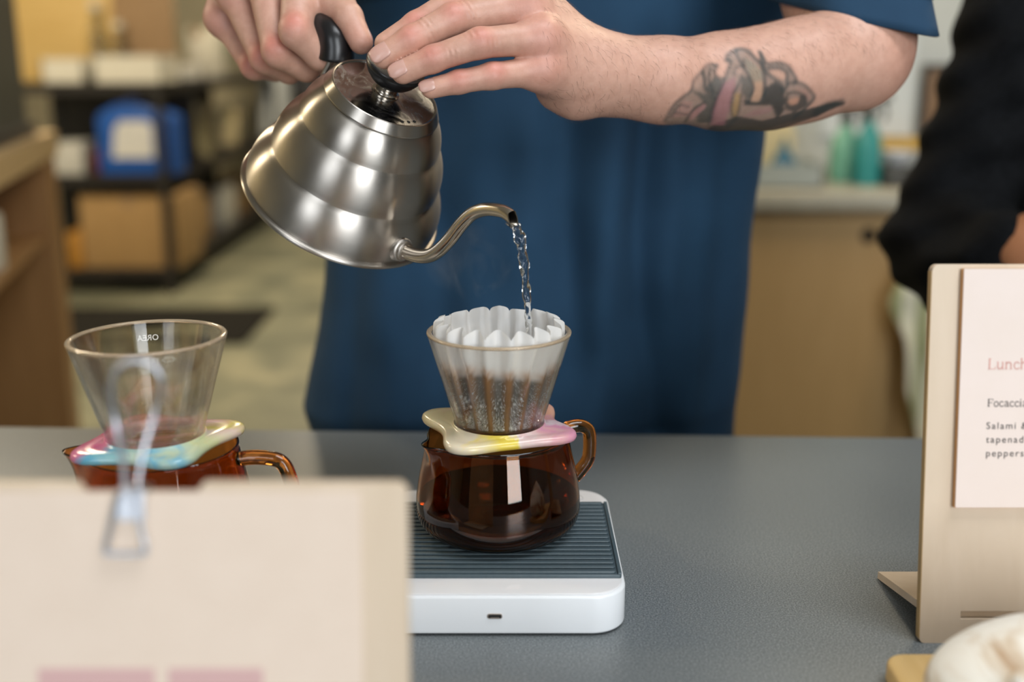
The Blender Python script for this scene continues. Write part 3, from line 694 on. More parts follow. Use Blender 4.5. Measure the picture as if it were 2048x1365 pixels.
mb.prism([(0, sy1)] + [(PW, sy1)] + arc(PW - 0.004, PH - 0.004, 0.004, 0) + arc(0.004, PH - 0.004, 0.004, 90), -0.0060, 0, fr(0))
mb.prism(arc(0.003, 0.003, 0.003, 180) + [(sx0, 0), (sx0, sy1), (0, sy1)], -0.0060, 0, fr(0))
mb.prism([(PW - sx0, 0)] + arc(PW - 0.003, 0.003, 0.003, 270) + [(PW, sy1), (PW - sx0, sy1)], -0.0060, 0, fr(0))
mb.prism([(sx0, 0), (PW - sx0, 0), (PW - sx0, sy0), (sx0, sy0)], -0.0060, 0, fr(0))
obj('panel', mb, M['ply'], ms, smooth=False, merge=False)
obj('edge_band', MB().prism([(-0.0004, 0.003), (0.0, 0.003), (0.0, PH - 0.004), (-0.0004, PH - 0.004)], -0.0058, -0.0002, fr(0)), M['ply_edge'], ms)
# foot plate: comes out of the slot and slopes down to the counter behind, wider there
W2 = xl + PW / 2; k0 = onz(1756, 1144, CT + 0.005); k1 = onz(1838, 1228, CT + 0.013)
ft = [(xl + 0.0262, PB[1] + 0.0058, CT + 0.0195), (k1[0] + 0.003, k1[1] + 0.003, CT + 0.0155), (k0[0], k0[1], CT + 0.005)]
ft[1] = (ft[1][0], ft[1][1], CT + 0.005 + 0.0145 * (k0[1] - ft[1][1]) / (k0[1] - ft[0][1]))
top_ = ft + [(2 * W2 - x_, y_, z_) for x_, y_, z_ in ft[::-1]]
obj('foot_plate', MB().add(top_ + [(x_, y_, z_ - 0.005) for x_, y_, z_ in top_], [(0, 1, 2, 3, 4, 5), (11, 10, 9, 8, 7, 6)] + [(i, i + 6, (i + 1) % 6 + 6, (i + 1) % 6) for i in range(6)]), M['ply'], ms, smooth=False)
P0 = np.array(fr(0)[0])
def onpanel(u, v, off=0.0):
    q = onplane(u, v, P0 + pn * off, pn) - P0; return float(q @ pr), float(q @ pup)
ca, cb = onpanel(1923, 538, 0.004), onpanel(1916, 1016, 0.004)
cx0 = (ca[0] + cb[0]) / 2; cw = 0.118
card = thing('menu_card', 'pink tinted lunch menu card fixed to the plywood stand', 'menu', tuple(P0 + pr * (cx0 + cw / 2) + pup * cb[1]))
obj('backing', MB().prism(rrect(cx0 - 0.0004, cb[1] - 0.0003, cx0 + cw, ca[1], 0.0005, 2), 0.0001, 0.0033, fr(0)), M['card_edge'], card)
obj('paper', MB().prism(rrect(cx0, cb[1], cx0 + cw, ca[1], 0.0005, 2), 0.0034, 0.0040, fr(0)), M['card'], card)
TO = 0.0042
def pt3(x, y): return tuple(P0 + pr * x + pup * y + pn * TO)
SER = {
 'L': (0.56, [[(.1, 0), (.1, .72), .1], [(0, .705), (.22, .705), .035], [(0, .015), (.5, .015), .04], [(.49, 0), (.49, .18), .045]]),
 'u': (0.56, [[(.1, .5), (.1, .16), (.13, .06), (.21, .02), (.32, .06), (.4, .15), .08], [(.42, .5), (.42, 0), .09], [(0, .49), (.1, .49), .03], [(.33, .49), (.42, .49), .03], [(.42, .012), (.52, .012), .03]]),
 'n': (0.56, [[(.1, .5), (.1, 0), .09], [(.1, .36), (.2, .46), (.3, .48), (.39, .42), (.42, .3), (.42, 0), .08], [(0, .49), (.1, .49), .03], [(0, .012), (.2, .012), .03], [(.32, .012), (.52, .012), .03]]),
 'h': (0.56, [[(.1, .74), (.1, 0), .09], [(.1, .36), (.2, .46), (.3, .48), (.39, .42), (.42, .3), (.42, 0), .08], [(0, .73), (.1, .73), .03], [(0, .012), (.2, .012), .03], [(.32, .012), (.52, .012), .03]]),
 'c': (0.46, [[(.39, .37), (.35, .45), (.25, .49), (.14, .45), (.08, .35), (.07, .22), (.12, .08), (.22, .015), (.33, .03), (.41, .12), .07]]),
 'F': (0.54, [[(.1, 0), (.1, .72), .1], [(0, .705), (.5, .705), .04], [(.485, .72), (.485, .55), .045], [(.1, .37), (.36, .37), .04], [(.36, .29), (.36, .45), .04], [(0, .015), (.24, .015), .035]]),
 'o': (0.50, [[(.25, .49), (.14, .45), (.075, .35), (.07, .2), (.13, .06), (.25, .01), (.37, .06), (.43, .2), (.42, .35), (.36, .45), (.25, .49), .07]]),
 'a': (0.50, [[(.09, .39), (.14, .47), (.25, .49), (.34, .44), (.36, .33), (.36, .08), (.41, .02), (.48, .04), .075], [(.36, .3), (.2, .26), (.09, .18), (.08, .08), (.16, .015), (.27, .04), (.36, .13), .06]]),
 'i': (0.26, [[(.12, .5), (.12, 0), .09], [(.02, .49), (.12, .49), .03], [(.02, .012), (.22, .012), .03], [(.07, .66), (.17, .66), .1]]),
}
def serif(word, x, y, s):
    mb = MB(); px = x
    for ch in word:
        adv, strokes = SER[ch]
        for st in strokes:
            w_ = st[-1] * s / 2; P = [np.array(p) * s + (px, y) for p in st[:-1]]
            for i in range(len(P) - 1):
                d = P[i + 1] - P[i]; L = np.linalg.norm(d); d = d / L; n2 = np.array((-d[1], d[0])) * w_
                a = P[i] - d * (w_ * 0.4 if i > 0 else 0); b = P[i + 1] + d * (w_ * 0.4 if i < len(P) - 2 else 0)
                mb.add([pt3(*(a + n2)), pt3(*(a - n2)), pt3(*(b - n2)), pt3(*(b + n2))], [(0, 1, 2, 3)])
        px += adv * s
    return mb
def textpos(u, v): return onpanel(u, v, TO)
a = textpos(1976, 739); b = textpos(1976, 717); obj('heading', serif('Lunch', a[0], a[1], (b[1] - a[1]) / 0.74), M['ink_pink'], card, smooth=False, merge=False)
a = textpos(1975, 814); b = textpos(1975, 798.5); obj('dish_name', serif('Focaccia', a[0], a[1], (b[1] - a[1]) / 0.72), M['ink'], card, smooth=False, merge=False)
for word, u, v in (('Salami &', 1972, 858.5), ('tapenade', 1972, 886), ('peppers', 1971, 913.5)):
    a = textpos(u, v); s_ = (textpos(u, v - 13.6)[1] - a[1]) / 0.70
    obj('text_line', text_mesh(word, s_, (pt3(*a), pr, pup), 1.22), M['ink'], card, smooth=False, merge=False)

# ================================================================ clipped menu board in the foreground
BT = at(815, 967, 0.42); bh = BT[2] - CT; lean = 0.028
bup = np.array([0, lean, bh]); BH = np.linalg.norm(bup); bup /= BH; bn = np.cross(pr, bup)
BW = 0.212; bx0 = BT[0] - BW; B0 = np.array([bx0, 0.42 - lean, CT])
bf = (tuple(B0), pr, bup, bn)
def onboard(u, v, off=0.0):
    q = onplane(u, v, B0 + bn * off, bn) - B0; return float(q @ pr), float(q @ bup)
n0 = onboard(165, 985)[0]; n1 = onboard(392, 985)[0]; nd = 0.0042
bd = thing('menu_board', 'pale plywood menu board with a notched top under the wire clip', 'board', (bx0 + BW / 2, 0.42 - lean, CT))
poly = [(0, 0), (BW, 0), (BW, BH - 0.003), (BW - 0.003, BH), (n1 + 0.003, BH), (n1, BH - nd), (n0, BH - nd), (n0 - 0.003, BH), (0.003, BH), (0, BH - 0.003)]
obj('panel', MB().prism(poly, -0.006, 0, bf, bev=0.0005), M['ply'], bd, angle=30)
obj('foot_plate', MB().prism([(bx0 + 0.03, 0.43 - lean - 0.002), (bx0 + BW - 0.03, 0.43 - lean - 0.002), (bx0 + BW - 0.045, 0.50), (bx0 + 0.045, 0.50)], CT, CT + 0.006, bev=0.0005), M['ply'], bd)
pc = onboard(722, 990); pt_ = onboard(400, 984)[1]
pg = thing('menu_page', 'cream menu page with a rose heading clipped to the notched board', 'menu', tuple(B0 + pr * 0.1 + bup * 0.01))
obj('page', MB().prism(rrect(0.006, 0.012, pc[0], pt_, 0.0006, 2), 0.0003, 0.0010, bf), M['paper'], pg)
h = MB()
for (ua, ub) in ((78, 312), (338, 528)):
    a = onboard(ua, 1336); b = onboard(ub, 1380); h.prism([(a[0], b[1]), (b[0], b[1]), (b[0], a[1]), (a[0], a[1])], 0.00102, 0.0012, bf)
obj('heading', h, M['ink_rose'], pg, smooth=False)
# wire clip on the notch: front loop lies on the page, back loop stands up
cl = thing('wire_clip', 'silver wire binder clip pinching the page on the notched board', 'clip', tuple(B0 + pr * onboard(262, 985)[0] + bup * (BH - 0.012)))
def bp(u, v, off): return B0 + bn * off + pr * onboard(u, v)[0] + bup * onboard(u, v)[1]
frl = [bp(247, 978, 0.004), bp(236, 1010, 0.0035), bp(222, 1070, 0.003), bp(216, 1096, 0.003), bp(224, 1104, 0.003), bp(288, 1104, 0.003), bp(296, 1096, 0.003), bp(289, 1060, 0.003), bp(276, 1000, 0.0035), bp(272, 978, 0.004)]
obj('front_loop', MB().tube(catmull(frl, 5), 0.0011, 12), M['wire'], cl)
yb2 = 0.440
bkl = [at(250, 985, 0.428), at(246, 920, 0.434), at(232, 850, yb2), at(222, 780, yb2), at(232, 740, yb2), at(262, 722, yb2), at(300, 728, yb2), at(322, 760, yb2), at(312, 820, yb2), at(290, 890, 0.436), at(280, 940, 0.432), at(274, 985, 0.428)]
obj('back_loop', MB().tube(catmull(bkl, 5), 0.0013, 12), M['wire'], cl)
xa, ya = onboard(238, 985); xb, _ = onboard(292, 985)
cbod = MB()
for x_ in np.linspace(xa, xb, 2): pass
prof2 = [(-0.0115, -0.0150), (-0.0100, -0.0155), (-0.0035, 0.0015), (-0.0025, 0.0040), (0.0, 0.0045), (0.0018, 0.0035), (0.0026, 0.001), (0.0022, -0.014), (0.0033, -0.0143), (0.0038, 0.0015), (0.0026, 0.0050), (0.0, 0.0060), (-0.0034, 0.0052), (-0.0046, 0.002)]
prof2 = [(-0.0080, -0.0150), (-0.0070, -0.0150), (-0.0070, 0.0010), (0.0022, 0.0010), (0.0022, -0.010), (0.0032, -0.010), (0.0032, 0.0020), (-0.0080, 0.0020)]
V = []; nA = len(prof2)
for x_ in (xa, xb):
    for off, up_ in prof2: V.append(B0 + pr * x_ + bup * (BH - nd + up_) + bn * off)
F = [(i, (i + 1) % nA, nA + (i + 1) % nA, nA + i) for i in range(nA)] + [tuple(range(nA))[::-1], tuple(range(nA, 2 * nA))]
obj('clip_body', MB().add(V, F), M['wire'], cl, angle=30)

# ================================================================ bread on a small board, right foreground
zb = CT
b0 = onz(1778, 1330, zb + 0.014)
bx, by = b0[0], b0[1] + 0.002
single('serving_board', MB().prism(rrect(bx, by - 0.12, bx + 0.22, by + 0.0115, 0.012, 6), zb, zb + 0.014, bev=0.003), M['board'], 'small bamboo serving board under the flour dusted bread', 'board')
M['bread'] = mat('floured_crust', (0.75, 0.7, 0.62), 0.8)
_f = noise(M['bread'], tex_coord(M['bread'], (9, 3, 14)), 2.6, 4, 0.6, 1.2)
colour(M['bread'], ramp(M['bread'], _f, ((0.38, (0.46, 0.33, 0.22)), (0.47, (0.62, 0.53, 0.42)), (0.56, (0.78, 0.76, 0.70))))); bump(M['bread'], _f, 0.4, 0.003)
F_ = Field((0.17, 0.38, CT), (0.42, 0.62, CT + 0.12), 0.003); D = F_.new()
bxx, byy = 0.268, 0.500
F_.ell(D, (bxx + 0.025, byy, CT + 0.040), (0.088, 0.062, 0.036), 0.01, 0.05)
F_.ell(D, (bxx + 0.045, byy - 0.010, CT + 0.049), (0.066, 0.046, 0.032), 0.008, 0.05)
F_.cone(D, (bxx - 0.03, byy - 0.03, CT + 0.064), (bxx + 0.07, byy - 0.02, CT + 0.076), 0.007, 0.009, 0.010)
sl, P = F_.sub((0, 0, 0), (2, 2, 2)); D[sl] = np.maximum(D[sl], (CT + 0.0142) - P[..., 2])
V, Fc = F_.mesh(D)
single('bread_loaf', (V, Fc), M['bread'], 'pale flour dusted bread loaf on the bamboo serving board', 'bread', merge=False, angle=0)

# ================================================================ the barista
A = lambda u, v, Y: np.array(at(u, v, Y))
SKIN = np.array((0.60, 0.35, 0.262)); RED = np.array((0.60, 0.225, 0.175)); PALE = np.array((0.68, 0.42, 0.33))
person = thing('person', 'barista in a blue t-shirt with a tattooed forearm pouring from the kettle', 'person', (0.03, 1.2, 0))

def hand_field(F_, fingers, palm, extra, kfp=0.010, kpp=0.014):
    """fingers: list of (points, radii); palm: list of (a,b,ra,rb); extra: chains for wrist and arm"""
    Pm = F_.new()
    for a, b, ra, rb in palm: F_.cone(Pm, a, b, ra, rb, kpp, 0.03)
    for pts, rad in extra: F_.chain(Pm, pts, rad, 0.020, 0.045)
    Fi = F_.new()
    for pts, rad in fingers:
        D = F_.new(); F_.chain(D, pts, rad, 0.0035, 0.014); Fi = smin(Fi, D, 0.0012)
    return smin(Pm, Fi, kfp)

def tint(V, spots, base=SKIN):
    C_ = np.tile(base, (len(V), 1))
    for p, r, c, s_ in spots:
        w_ = np.exp(-((V - np.array(p)) ** 2).sum(1) / r ** 2)[:, None] * s_; C_ = C_ * (1 - w_) + np.array(c) * w_
    return C_
def nail(tip, prev, nrm, r, ln, wd, parent):
    """curved plate on the back of a finger tip"""
    d = tip - prev; d /= np.linalg.norm(d); n = nrm - d * (nrm @ d); n /= np.linalg.norm(n); s_ = np.cross(d, n)
    V = []; F = []; nu, nv = 12, 10
    for j in range(nv + 1):
        q = j / nv; x = -ln * 0.62 + ln * q
        ww = wd * (1 - 0.10 * (1 - q) ** 2) * (math.sqrt(max(0.0, 1 - max(0, (0.22 - q) / 0.22) ** 2 * 0.75)) if q < 0.22 else (math.sqrt(max(0.05, 1 - max(0, (q - 0.72) / 0.28) ** 2 * 0.72)) if q > 0.72 else 1))
        for i in range(nu + 1):
            a = (i / nu - 0.5) * 2 * ww / r * 0.92
            rr_ = r * 1.02 + 0.0002 - 0.0006 * max(0, (0.15 - q) / 0.15) - (0.0016 * max(0, (q - 0.45) / 0.55) ** 2)
            V.append(tip + d * x + n * rr_ * math.cos(a) + s_ * rr_ * math.sin(a))
    F = [(j * (nu + 1) + i, j * (nu + 1) + i + 1, (j + 1) * (nu + 1) + i + 1, (j + 1) * (nu + 1) + i) for j in range(nv) for i in range(nu)]
    o = obj('fingernail', MB().add(V, F), M['nail'], parent, angle=0)
    sm = o.modifiers.new('thickness', 'SOLIDIFY'); sm.thickness = 0.0006; sm.offset = -1
    return o

# ---- his left hand and forearm (fingers pressing the lid knob)
def left_arm():
    ix = [A(1035, -38, .815), A(910, 4, .800), A(832, 50, .792), A(772, 88, .785)]
    mi = [A(1052, 14, .800), A(905, 38, .782), A(822, 80, .772), A(770, 112, .770)]
    ri = [A(1085, 76, .786), A(960, 86, .766), A(866, 118, .762), A(806, 144, .762)]
    pk = [A(1085, 142, .786), A(985, 152, .768), A(918, 164, .764), A(862, 177, .762)]
    th = [A(1110, 80, .838), A(1025, 60, .850), A(945, 62, .845), A(885, 78, .838)]
    fingers = [(ix, (.0115, .0098, .0087, .0078)), (mi, (.0120, .0103, .0092, .0086)), (ri, (.0112, .0098, .0086, .0079)), (pk, (.0102, .0086, .0075, .0067)), (th, (.014, .012, .0108, .0095))]
    W = A(1190, 146, .822)
    palm = [(ix[0], A(1165, 110, .835), .0135, .018), (mi[0], A(1168, 118, .824), .0132, .018), (ri[0], A(1172, 142, .815), .0125, .018), (pk[0], A(1165, 172, .815), .0125, .0165),
            (ix[0] + (0, .012, -.008), A(1160, 140, .845), .012, .018), (pk[0] + (0, .010, 0), A(1150, 170, .835), .011, .017), (A(1110, 185, .818), A(1150, 198, .820), .0105, .0125), (A(1120, 95, .842), A(1160, 120, .84), .016, .018)]
    fore = ([A(1172, 142, .822), A(1215, 150, .828), A(1262, 156, .838), A(1330, 161, .850), A(1445, 163, .872), A(1535, 156, .890), A(1615, 138, .905), A(1698, 124, .918)],
            (.0212, .0205, .0222, .0268, .0318, .0348, .0358, .0335))
    el = A(1718, 116, .922)
    sh = np.array((0.245, 1.16, 1.42))
    upper = ([el, A(1722, 70, .935), A(1690, 0, .965), sh], (.034, .0375, .044, .055))
    ole = ([A(1722, 126, .922), A(1744, 120, .925)], (.028, .0235))
    lo = np.minimum.reduce([p for f, _ in fingers for p in f]) - 0.03
    F_ = Field((-0.115, 0.72, 1.165), (0.385, 1.0, 1.315), 0.00115)
    D = hand_field(F_, fingers, palm, [fore, upper, ole])
    # soft tissue in the crook of the elbow
    up = np.array((0, 0, 1.0))
    # joints: creases and knuckles
    view = np.array((0, -1.0, 0.25)); view /= np.linalg.norm(view); spots = []
    for pts, rad in fingers[:4]:
        for j, am in ((1, 0.00050), (2, 0.00045)):
            d = pts[j + 1] - pts[j - 1]; d /= np.linalg.norm(d); nn_ = view + np.array((0, 0, 0.35)); nn_ = nn_ - d * (nn_ @ d); nn_ /= np.linalg.norm(nn_)
            F_.ripple(D, pts[j] + nn_ * rad[j], d, nn_, am, 0.0034, 0.0085)
            spots.append((pts[j] + nn_ * rad[j], 0.0090, RED, 0.75))
        spots.append((pts[0] + view * 0.01, 0.016, RED, 0.38)); spots.append((pts[3], 0.011, PALE * (1.0, .86, .8), 0.5))
    # tendons on the back of the hand
    V, Fc = F_.mesh(D)
    C_ = tint(V, spots)
    w_ = np.clip((V[:, 0] - 0.27) / 0.05, 0, 1)[:, None] * 0.5; C_ = C_ * (1 - w_) + np.array((0.60, 0.28, 0.20)) * w_
    return V, Fc, C_, fingers
LV, LF, LC, LFING = left_arm()

# ---- tattoo: inked shapes on the outside of the forearm, drawn in pixel-like units and wrapped on the arm (pigment in the skin)
def tattoo(V, C_):
    q = V - CAM; zc = q @ _F; uu = 1024 + FPX * (q @ _R) / zc; vv = 682.5 - FPX * (q @ _U) / zc
    front = V[:, 1] < 0.905
    x = (uu - 1300) * 5.12; y = (vv - 70) * 5.12; P2 = np.stack([x, y], 1); C_ = C_.copy()
    reg = (uu > 1310) & (uu < 1700) & (vv > 85) & (vv < 285) & front
    def inpoly(poly):
        poly = np.array(poly, float); c = np.zeros(len(x), bool); j = len(poly) - 1
        for i in range(len(poly)):
            xi, yi = poly[i]; xj, yj = poly[j]
            m_ = ((yi > y) != (yj > y)) & (x < (xj - xi) * (y - yi) / (yj - yi + 1e-9) + xi); c ^= m_; j = i
        return c & reg
    def segd(pts):
        d = np.full(len(x), 1e9)
        pts = catmull([(a, b) for a, b in pts], 5)
        for a, b in zip(pts[:-1], pts[1:]):
            ba = b - a; t = np.clip(((P2 - a) @ ba) / (ba @ ba + 1e-9), 0, 1); d = np.minimum(d, np.linalg.norm(P2 - a - t[:, None] * ba, axis=1))
        return d
    def fill(poly, c, s_):
        m_ = inpoly(poly); C_[m_] = C_[m_] * (1 - s_) + np.array(c) * s_
    def line(pts, w_, c=(0.035, 0.045, 0.045), s_=0.85):
        d = segd(pts); a = (np.clip(1 - (d - w_ * 0.42) / (w_ * 0.75), 0, 1) * s_ * 0.82 * reg)[:, None]; C_[:] = C_ * (1 - a) + np.array(c) * a
    G1 = (0.055, 0.068, 0.062); G2 = (0.13, 0.135, 0.115); GK = (0.022, 0.03, 0.03)
    fill([(150, 880), (250, 710), (420, 560), (540, 360), (640, 290), (700, 320), (660, 390), (700, 430), (770, 430), (800, 300), (780, 230), (900, 140), (1010, 160), (1110, 270), (1130, 170), (1180, 250), (1200, 290), (1340, 280), (1450, 350), (1500, 460), (1620, 520), (1690, 640), (1600, 760), (1900, 690), (2000, 690), (1700, 830), (1400, 900), (1000, 1020), (600, 1000), (150, 960)], G2, 0.55)
    fill([(430, 570), (560, 600), (700, 640), (640, 900), (480, 900), (470, 760), (560, 700)], G1, 0.75)
    fill([(560, 560), (700, 640), (740, 470), (660, 430), (600, 500)], G1, 0.75)
    fill([(1160, 560), (1280, 470), (1380, 540), (1370, 780), (1300, 860), (1240, 720), (960, 720), (960, 660), (1140, 690)], GK, 0.85)
    fill([(930, 560), (980, 660), (1040, 640), (1060, 540), (1020, 420), (950, 420)], G1, 0.7)
    fill([(640, 920), (900, 830), (1150, 880), (1450, 800), (1900, 680), (2000, 700), (1700, 840), (1200, 1010), (800, 1020), (560, 990)], GK, 0.8)
    fill([(1370, 640), (1410, 600), (1420, 700), (1520, 700), (1530, 620), (1600, 620), (1600, 720), (1480, 800), (1380, 760)], GK, 0.75)
    fill([(660, 700), (740, 500), (880, 430), (860, 600), (800, 800), (760, 930), (620, 920)], (0.36, 0.15, 0.17), 0.65)
    fill([(870, 600), (930, 600), (910, 780), (850, 870), (830, 780)], (0.42, 0.26, 0.10), 0.7)
    fill([(1010, 330), (1120, 330), (1165, 560), (1130, 690), (1020, 690), (1070, 560)], (0.52, 0.31, 0.20), 0.8)
    fill([(970, 240), (1060, 290), (1150, 380), (1150, 470), (1060, 470), (1000, 360)], (0.24, 0.22, 0.17), 0.7)
    fill([(850, 400), (880, 340), (940, 330), (930, 390)], (0.50, 0.32, 0.25), 0.8)
    fill([(1220, 365), (1340, 360), (1390, 390), (1380, 460), (1330, 470)], (0.55, 0.32, 0.23), 0.85)
    fill([(1410, 680), (1480, 640), (1530, 650), (1500, 710), (1430, 720)], (0.52, 0.27, 0.18), 0.85)
    fill([(300, 730), (340, 670), (440, 690), (420, 830), (220, 850)], (0.48, 0.26, 0.22), 0.6)
    fill([(440, 780), (560, 700), (570, 740), (480, 830), (420, 880), (400, 850)], (0.50, 0.25, 0.23), 0.7)
    fill([(940, 840), (1080, 760), (1250, 740), (1240, 790), (1080, 830)], (0.36, 0.19, 0.18), 0.6)
    fill([(430, 520), (520, 400), (540, 470), (480, 560)], (0.46, 0.29, 0.22), 0.6)
    fill([(1480, 540), (1600, 560), (1660, 640), (1600, 690), (1590, 610)], (0.45, 0.24, 0.19), 0.6)
    for pts, w_ in (([(150, 880), (250, 710), (420, 570), (440, 480), (540, 360), (600, 300), (690, 310)], 18), ([(540, 380), (560, 460), (570, 560), (660, 640)], 26), ([(620, 340), (600, 450), (650, 600)], 18), ([(690, 310), (660, 380), (700, 440), (770, 440)], 18),
                    ([(780, 260), (800, 200), (900, 145), (1000, 160), (1070, 230), (1150, 320), (1175, 460), (1165, 600)], 26), ([(880, 150), (900, 230), (960, 330), (1020, 430), (1060, 540), (1010, 690)], 20), ([(780, 260), (830, 270), (790, 380), (740, 520), (660, 700), (600, 920)], 20), ([(960, 250), (960, 330)], 20),
                    ([(940, 420), (900, 520), (850, 620), (830, 760), (850, 870), (790, 950)], 18), ([(935, 600), (910, 760), (870, 880)], 14), ([(1120, 170), (1170, 250), (1190, 290), (1330, 285), (1420, 330), (1500, 460), (1470, 500)], 24), ([(1130, 190), (1160, 330), (1230, 420), (1330, 480), (1360, 560)], 24),
                    ([(1210, 340), (1330, 340), (1400, 390), (1400, 500)], 26), ([(1380, 560), (1440, 490), (1560, 500), (1660, 590), (1680, 650), (1600, 740), (1470, 850)], 20), ([(1400, 600), (1500, 590), (1590, 630), (1600, 700)], 20), ([(1020, 690), (1110, 700), (1160, 620)], 20),
                    ([(220, 840), (300, 720), (400, 740)], 12), ([(260, 790), (380, 820)], 10), ([(360, 890), (450, 760), (560, 690)], 16), ([(1700, 800), (1800, 730), (1960, 690)], 46), ([(860, 400), (890, 330), (960, 320)], 16)): line(pts, w_)
    # ink spreads a little in the skin
    ed = np.concatenate([LF[:, [0, 1]], LF[:, [1, 2]], LF[:, [2, 3]], LF[:, [3, 0]]]); ed = ed[reg[ed[:, 0]] & reg[ed[:, 1]]]
    for _ in range(2):
        acc = C_.copy(); cn = np.ones(len(C_)); np.add.at(acc, ed[:, 0], C_[ed[:, 1]]); np.add.at(acc, ed[:, 1], C_[ed[:, 0]]); np.add.at(cn, ed[:, 0], 1); np.add.at(cn, ed[:, 1], 1); C_ = acc / cn[:, None]
    return C_
LC = tattoo(LV, LC)

# ---- his right hand gripping the kettle handle
def right_arm():
    ix = [A(604, -48, .868), A(592, 64, .836), A(640, 112, .846), A(668, 96, .868)]
    mi = [A(528, -42, .882), A(556, 104, .852), A(612, 136, .868), A(646, 112, .888)]
    ri = [A(468, -18, .902), A(530, 118, .876), A(578, 142, .892), A(620, 122, .908)]
    pk = [A(446, 36, .926), A(508, 134, .906), A(552, 140, .920), A(590, 122, .930)]
    th = [A(618, -70, .898), A(664, -6, .862), A(697, 34, .842), A(722, 84, .832)]
    fingers = [(ix, (.0140, .0116, .0100, .0088)), (mi, (.0132, .0112, .0098, .0086)), (ri, (.0125, .0106, .0094, .0082)), (pk, (.0112, .0096, .0084, .0075)), (th, (.0150, .0122, .0100, .0086))]
    W = A(548, -215, .975)
    palm = [(p[0], W + off, .0150, .020) for p, off in ((ix, (.012, -.004, 0)), (mi, (.004, 0, 0)), (ri, (-.006, .004, 0)), (pk, (-.014, .008, -.004)))]
    palm += [(A(610, -8, .866), A(676, 16, .856), .0125, .011), (th[0], W + (.010, .01, -.006), .018, .020), (ix[0] + (-.004, .018, .004), W + (0, .012, -.01), .014, .018), (ri[0] + (.006, .016, .004), W + (-.004, .012, -.01), .014, .018)]
    el = np.array((-0.45, 1.06, 1.40)); sh = np.array((-0.185, 1.18, 1.45))
    fore = ([W, W + (el - W) * 0.15, W + (el - W) * 0.55, el], (.024, .0245, .036, .038)); upper = ([el, el + (sh - el) * 0.4, sh], (.038, .047, .056))
    F_ = Field((-0.30, 0.815, 1.165), (-0.095, 1.02, 1.425), 0.00115)
    D = hand_field(F_, fingers, palm, [fore], 0.008)
    view = np.array((0, -1.0, 0.0)); spots = []
    for pts, rad in fingers[:4]:
        for j in (1,):
            d = pts[1] - pts[0]; d /= np.linalg.norm(d); nn_ = view - d * (view @ d); nn_ /= np.linalg.norm(nn_); p = pts[1] + nn_ * rad[1]
            F_.ell(D, pts[1] + nn_ * 0.0028 - d * 0.001, (rad[1] * 0.86,) * 3, 0.004)
            F_.ripple(D, p - d * 0.004, d, nn_, 0.00022, 0.0036, 0.007); spots.append((p, 0.0095, RED * (1.02, .86, .84), 0.75))
        spots.append((pts[0] + view * 0.01, 0.018, RED, 0.4))
    spots.append((th[3], 0.014, RED, 0.35))
    V, Fc = F_.mesh(D); C_ = tint(V, spots)
    # rest of the arm, coarser, outside the picture
    F2 = Field((-0.52, 0.93, 1.30), (-0.10, 1.26, 1.53), 0.005); D2 = F2.new(); F2.chain(D2, *fore, k=0.02, m=0.03); F2.chain(D2, *upper, k=0.02, m=0.03)
    V2, F2c = F2.mesh(D2)
    keep = ~((V2[:, 2] < 1.40) & (V2[:, 0] > -0.28))
    return V, Fc, C_, V2, F2c, fingers
RV, RF, RC, RV2, RF2, RFING = right_arm()

# ---- head, neck, trunk (under the shirt and above the picture)
def trunk():
    F_ = Field((-0.30, 1.02, 0.80), (0.36, 1.36, 1.86), 0.008); D = F_.new()
    F_.ell(D, (0.028, 1.20, 1.18), (0.185, 0.095, 0.36), 0.03, 0.06); F_.cone(D, (-0.15, 1.20, 1.42), (0.21, 1.20, 1.42), 0.055, 0.055, 0.06, 0.06)
    F_.cone(D, (0.03, 1.205, 1.45), (0.03, 1.175, 1.58), 0.058, 0.053, 0.03, 0.05)
    F_.ell(D, (0.03, 1.165, 1.705), (0.076, 0.098, 0.115), 0.02, 0.05); F_.ell(D, (0.03, 1.115, 1.64), (0.050, 0.052, 0.055), 0.03, 0.05)
    F_.cone(D, (0.03, 1.072, 1.715), (0.03, 1.052, 1.672), 0.010, 0.014, 0.012)
    for s_ in (-1, 1):
        F_.ell(D, (0.03 + s_ * 0.078, 1.175, 1.685), (0.010, 0.020, 0.032), 0.008); F_.ell(D, (0.03 + s_ * 0.030, 1.078, 1.722), (0.016, 0.012, 0.008), 0.006)
    F_.cone(D, (0.012, 1.064, 1.632), (0.048, 1.064, 1.632), 0.008, 0.008, 0.006)
    F_.cone(D, (0.245, 1.16, 1.42), (0.10, 1.2, 1.42), 0.055, 0.06, 0.03, 0.06)
    return F_.mesh(D)
TV, TF = trunk()
Vs = [LV, RV, RV2, TV]; Fs = [LF, RF, RF2, TF]; Cs = [LC, RC, np.tile(SKIN, (len(RV2), 1)), np.tile(SKIN, (len(TV), 1))]
offs = np.cumsum([0] + [len(v) for v in Vs[:-1]])
bodyV = np.concatenate(Vs); bodyF = np.concatenate([f + o for f, o in zip(Fs, offs)]); bodyC = np.concatenate([np.concatenate([c, np.ones((len(c), 1))], 1) for c in Cs])
body = obj('body', (bodyV, bodyF), M['skin'], person, cols=bodyC, angle=0)
view = np.array((0, -1.0, 0.1))
for (pts, rad), ln, wd, nv in zip(LFING[1:4], (.0150, .0135, .0115), (.0074, .0066, .0054), ((-0.10, -0.85, 0.55), (-0.10, -0.88, 0.48), (-0.05, -0.88, 0.48))):
    nail(pts[3] + (pts[3] - pts[2]) / np.linalg.norm(pts[3] - pts[2]) * 0.0035, pts[2], np.array(nv), rad[3], ln, wd, body)
pts, rad = RFING[4]; nail(pts[3], pts[2], np.array((0.85, 0.35, 0.45)), rad[3], .012, .0062, body)

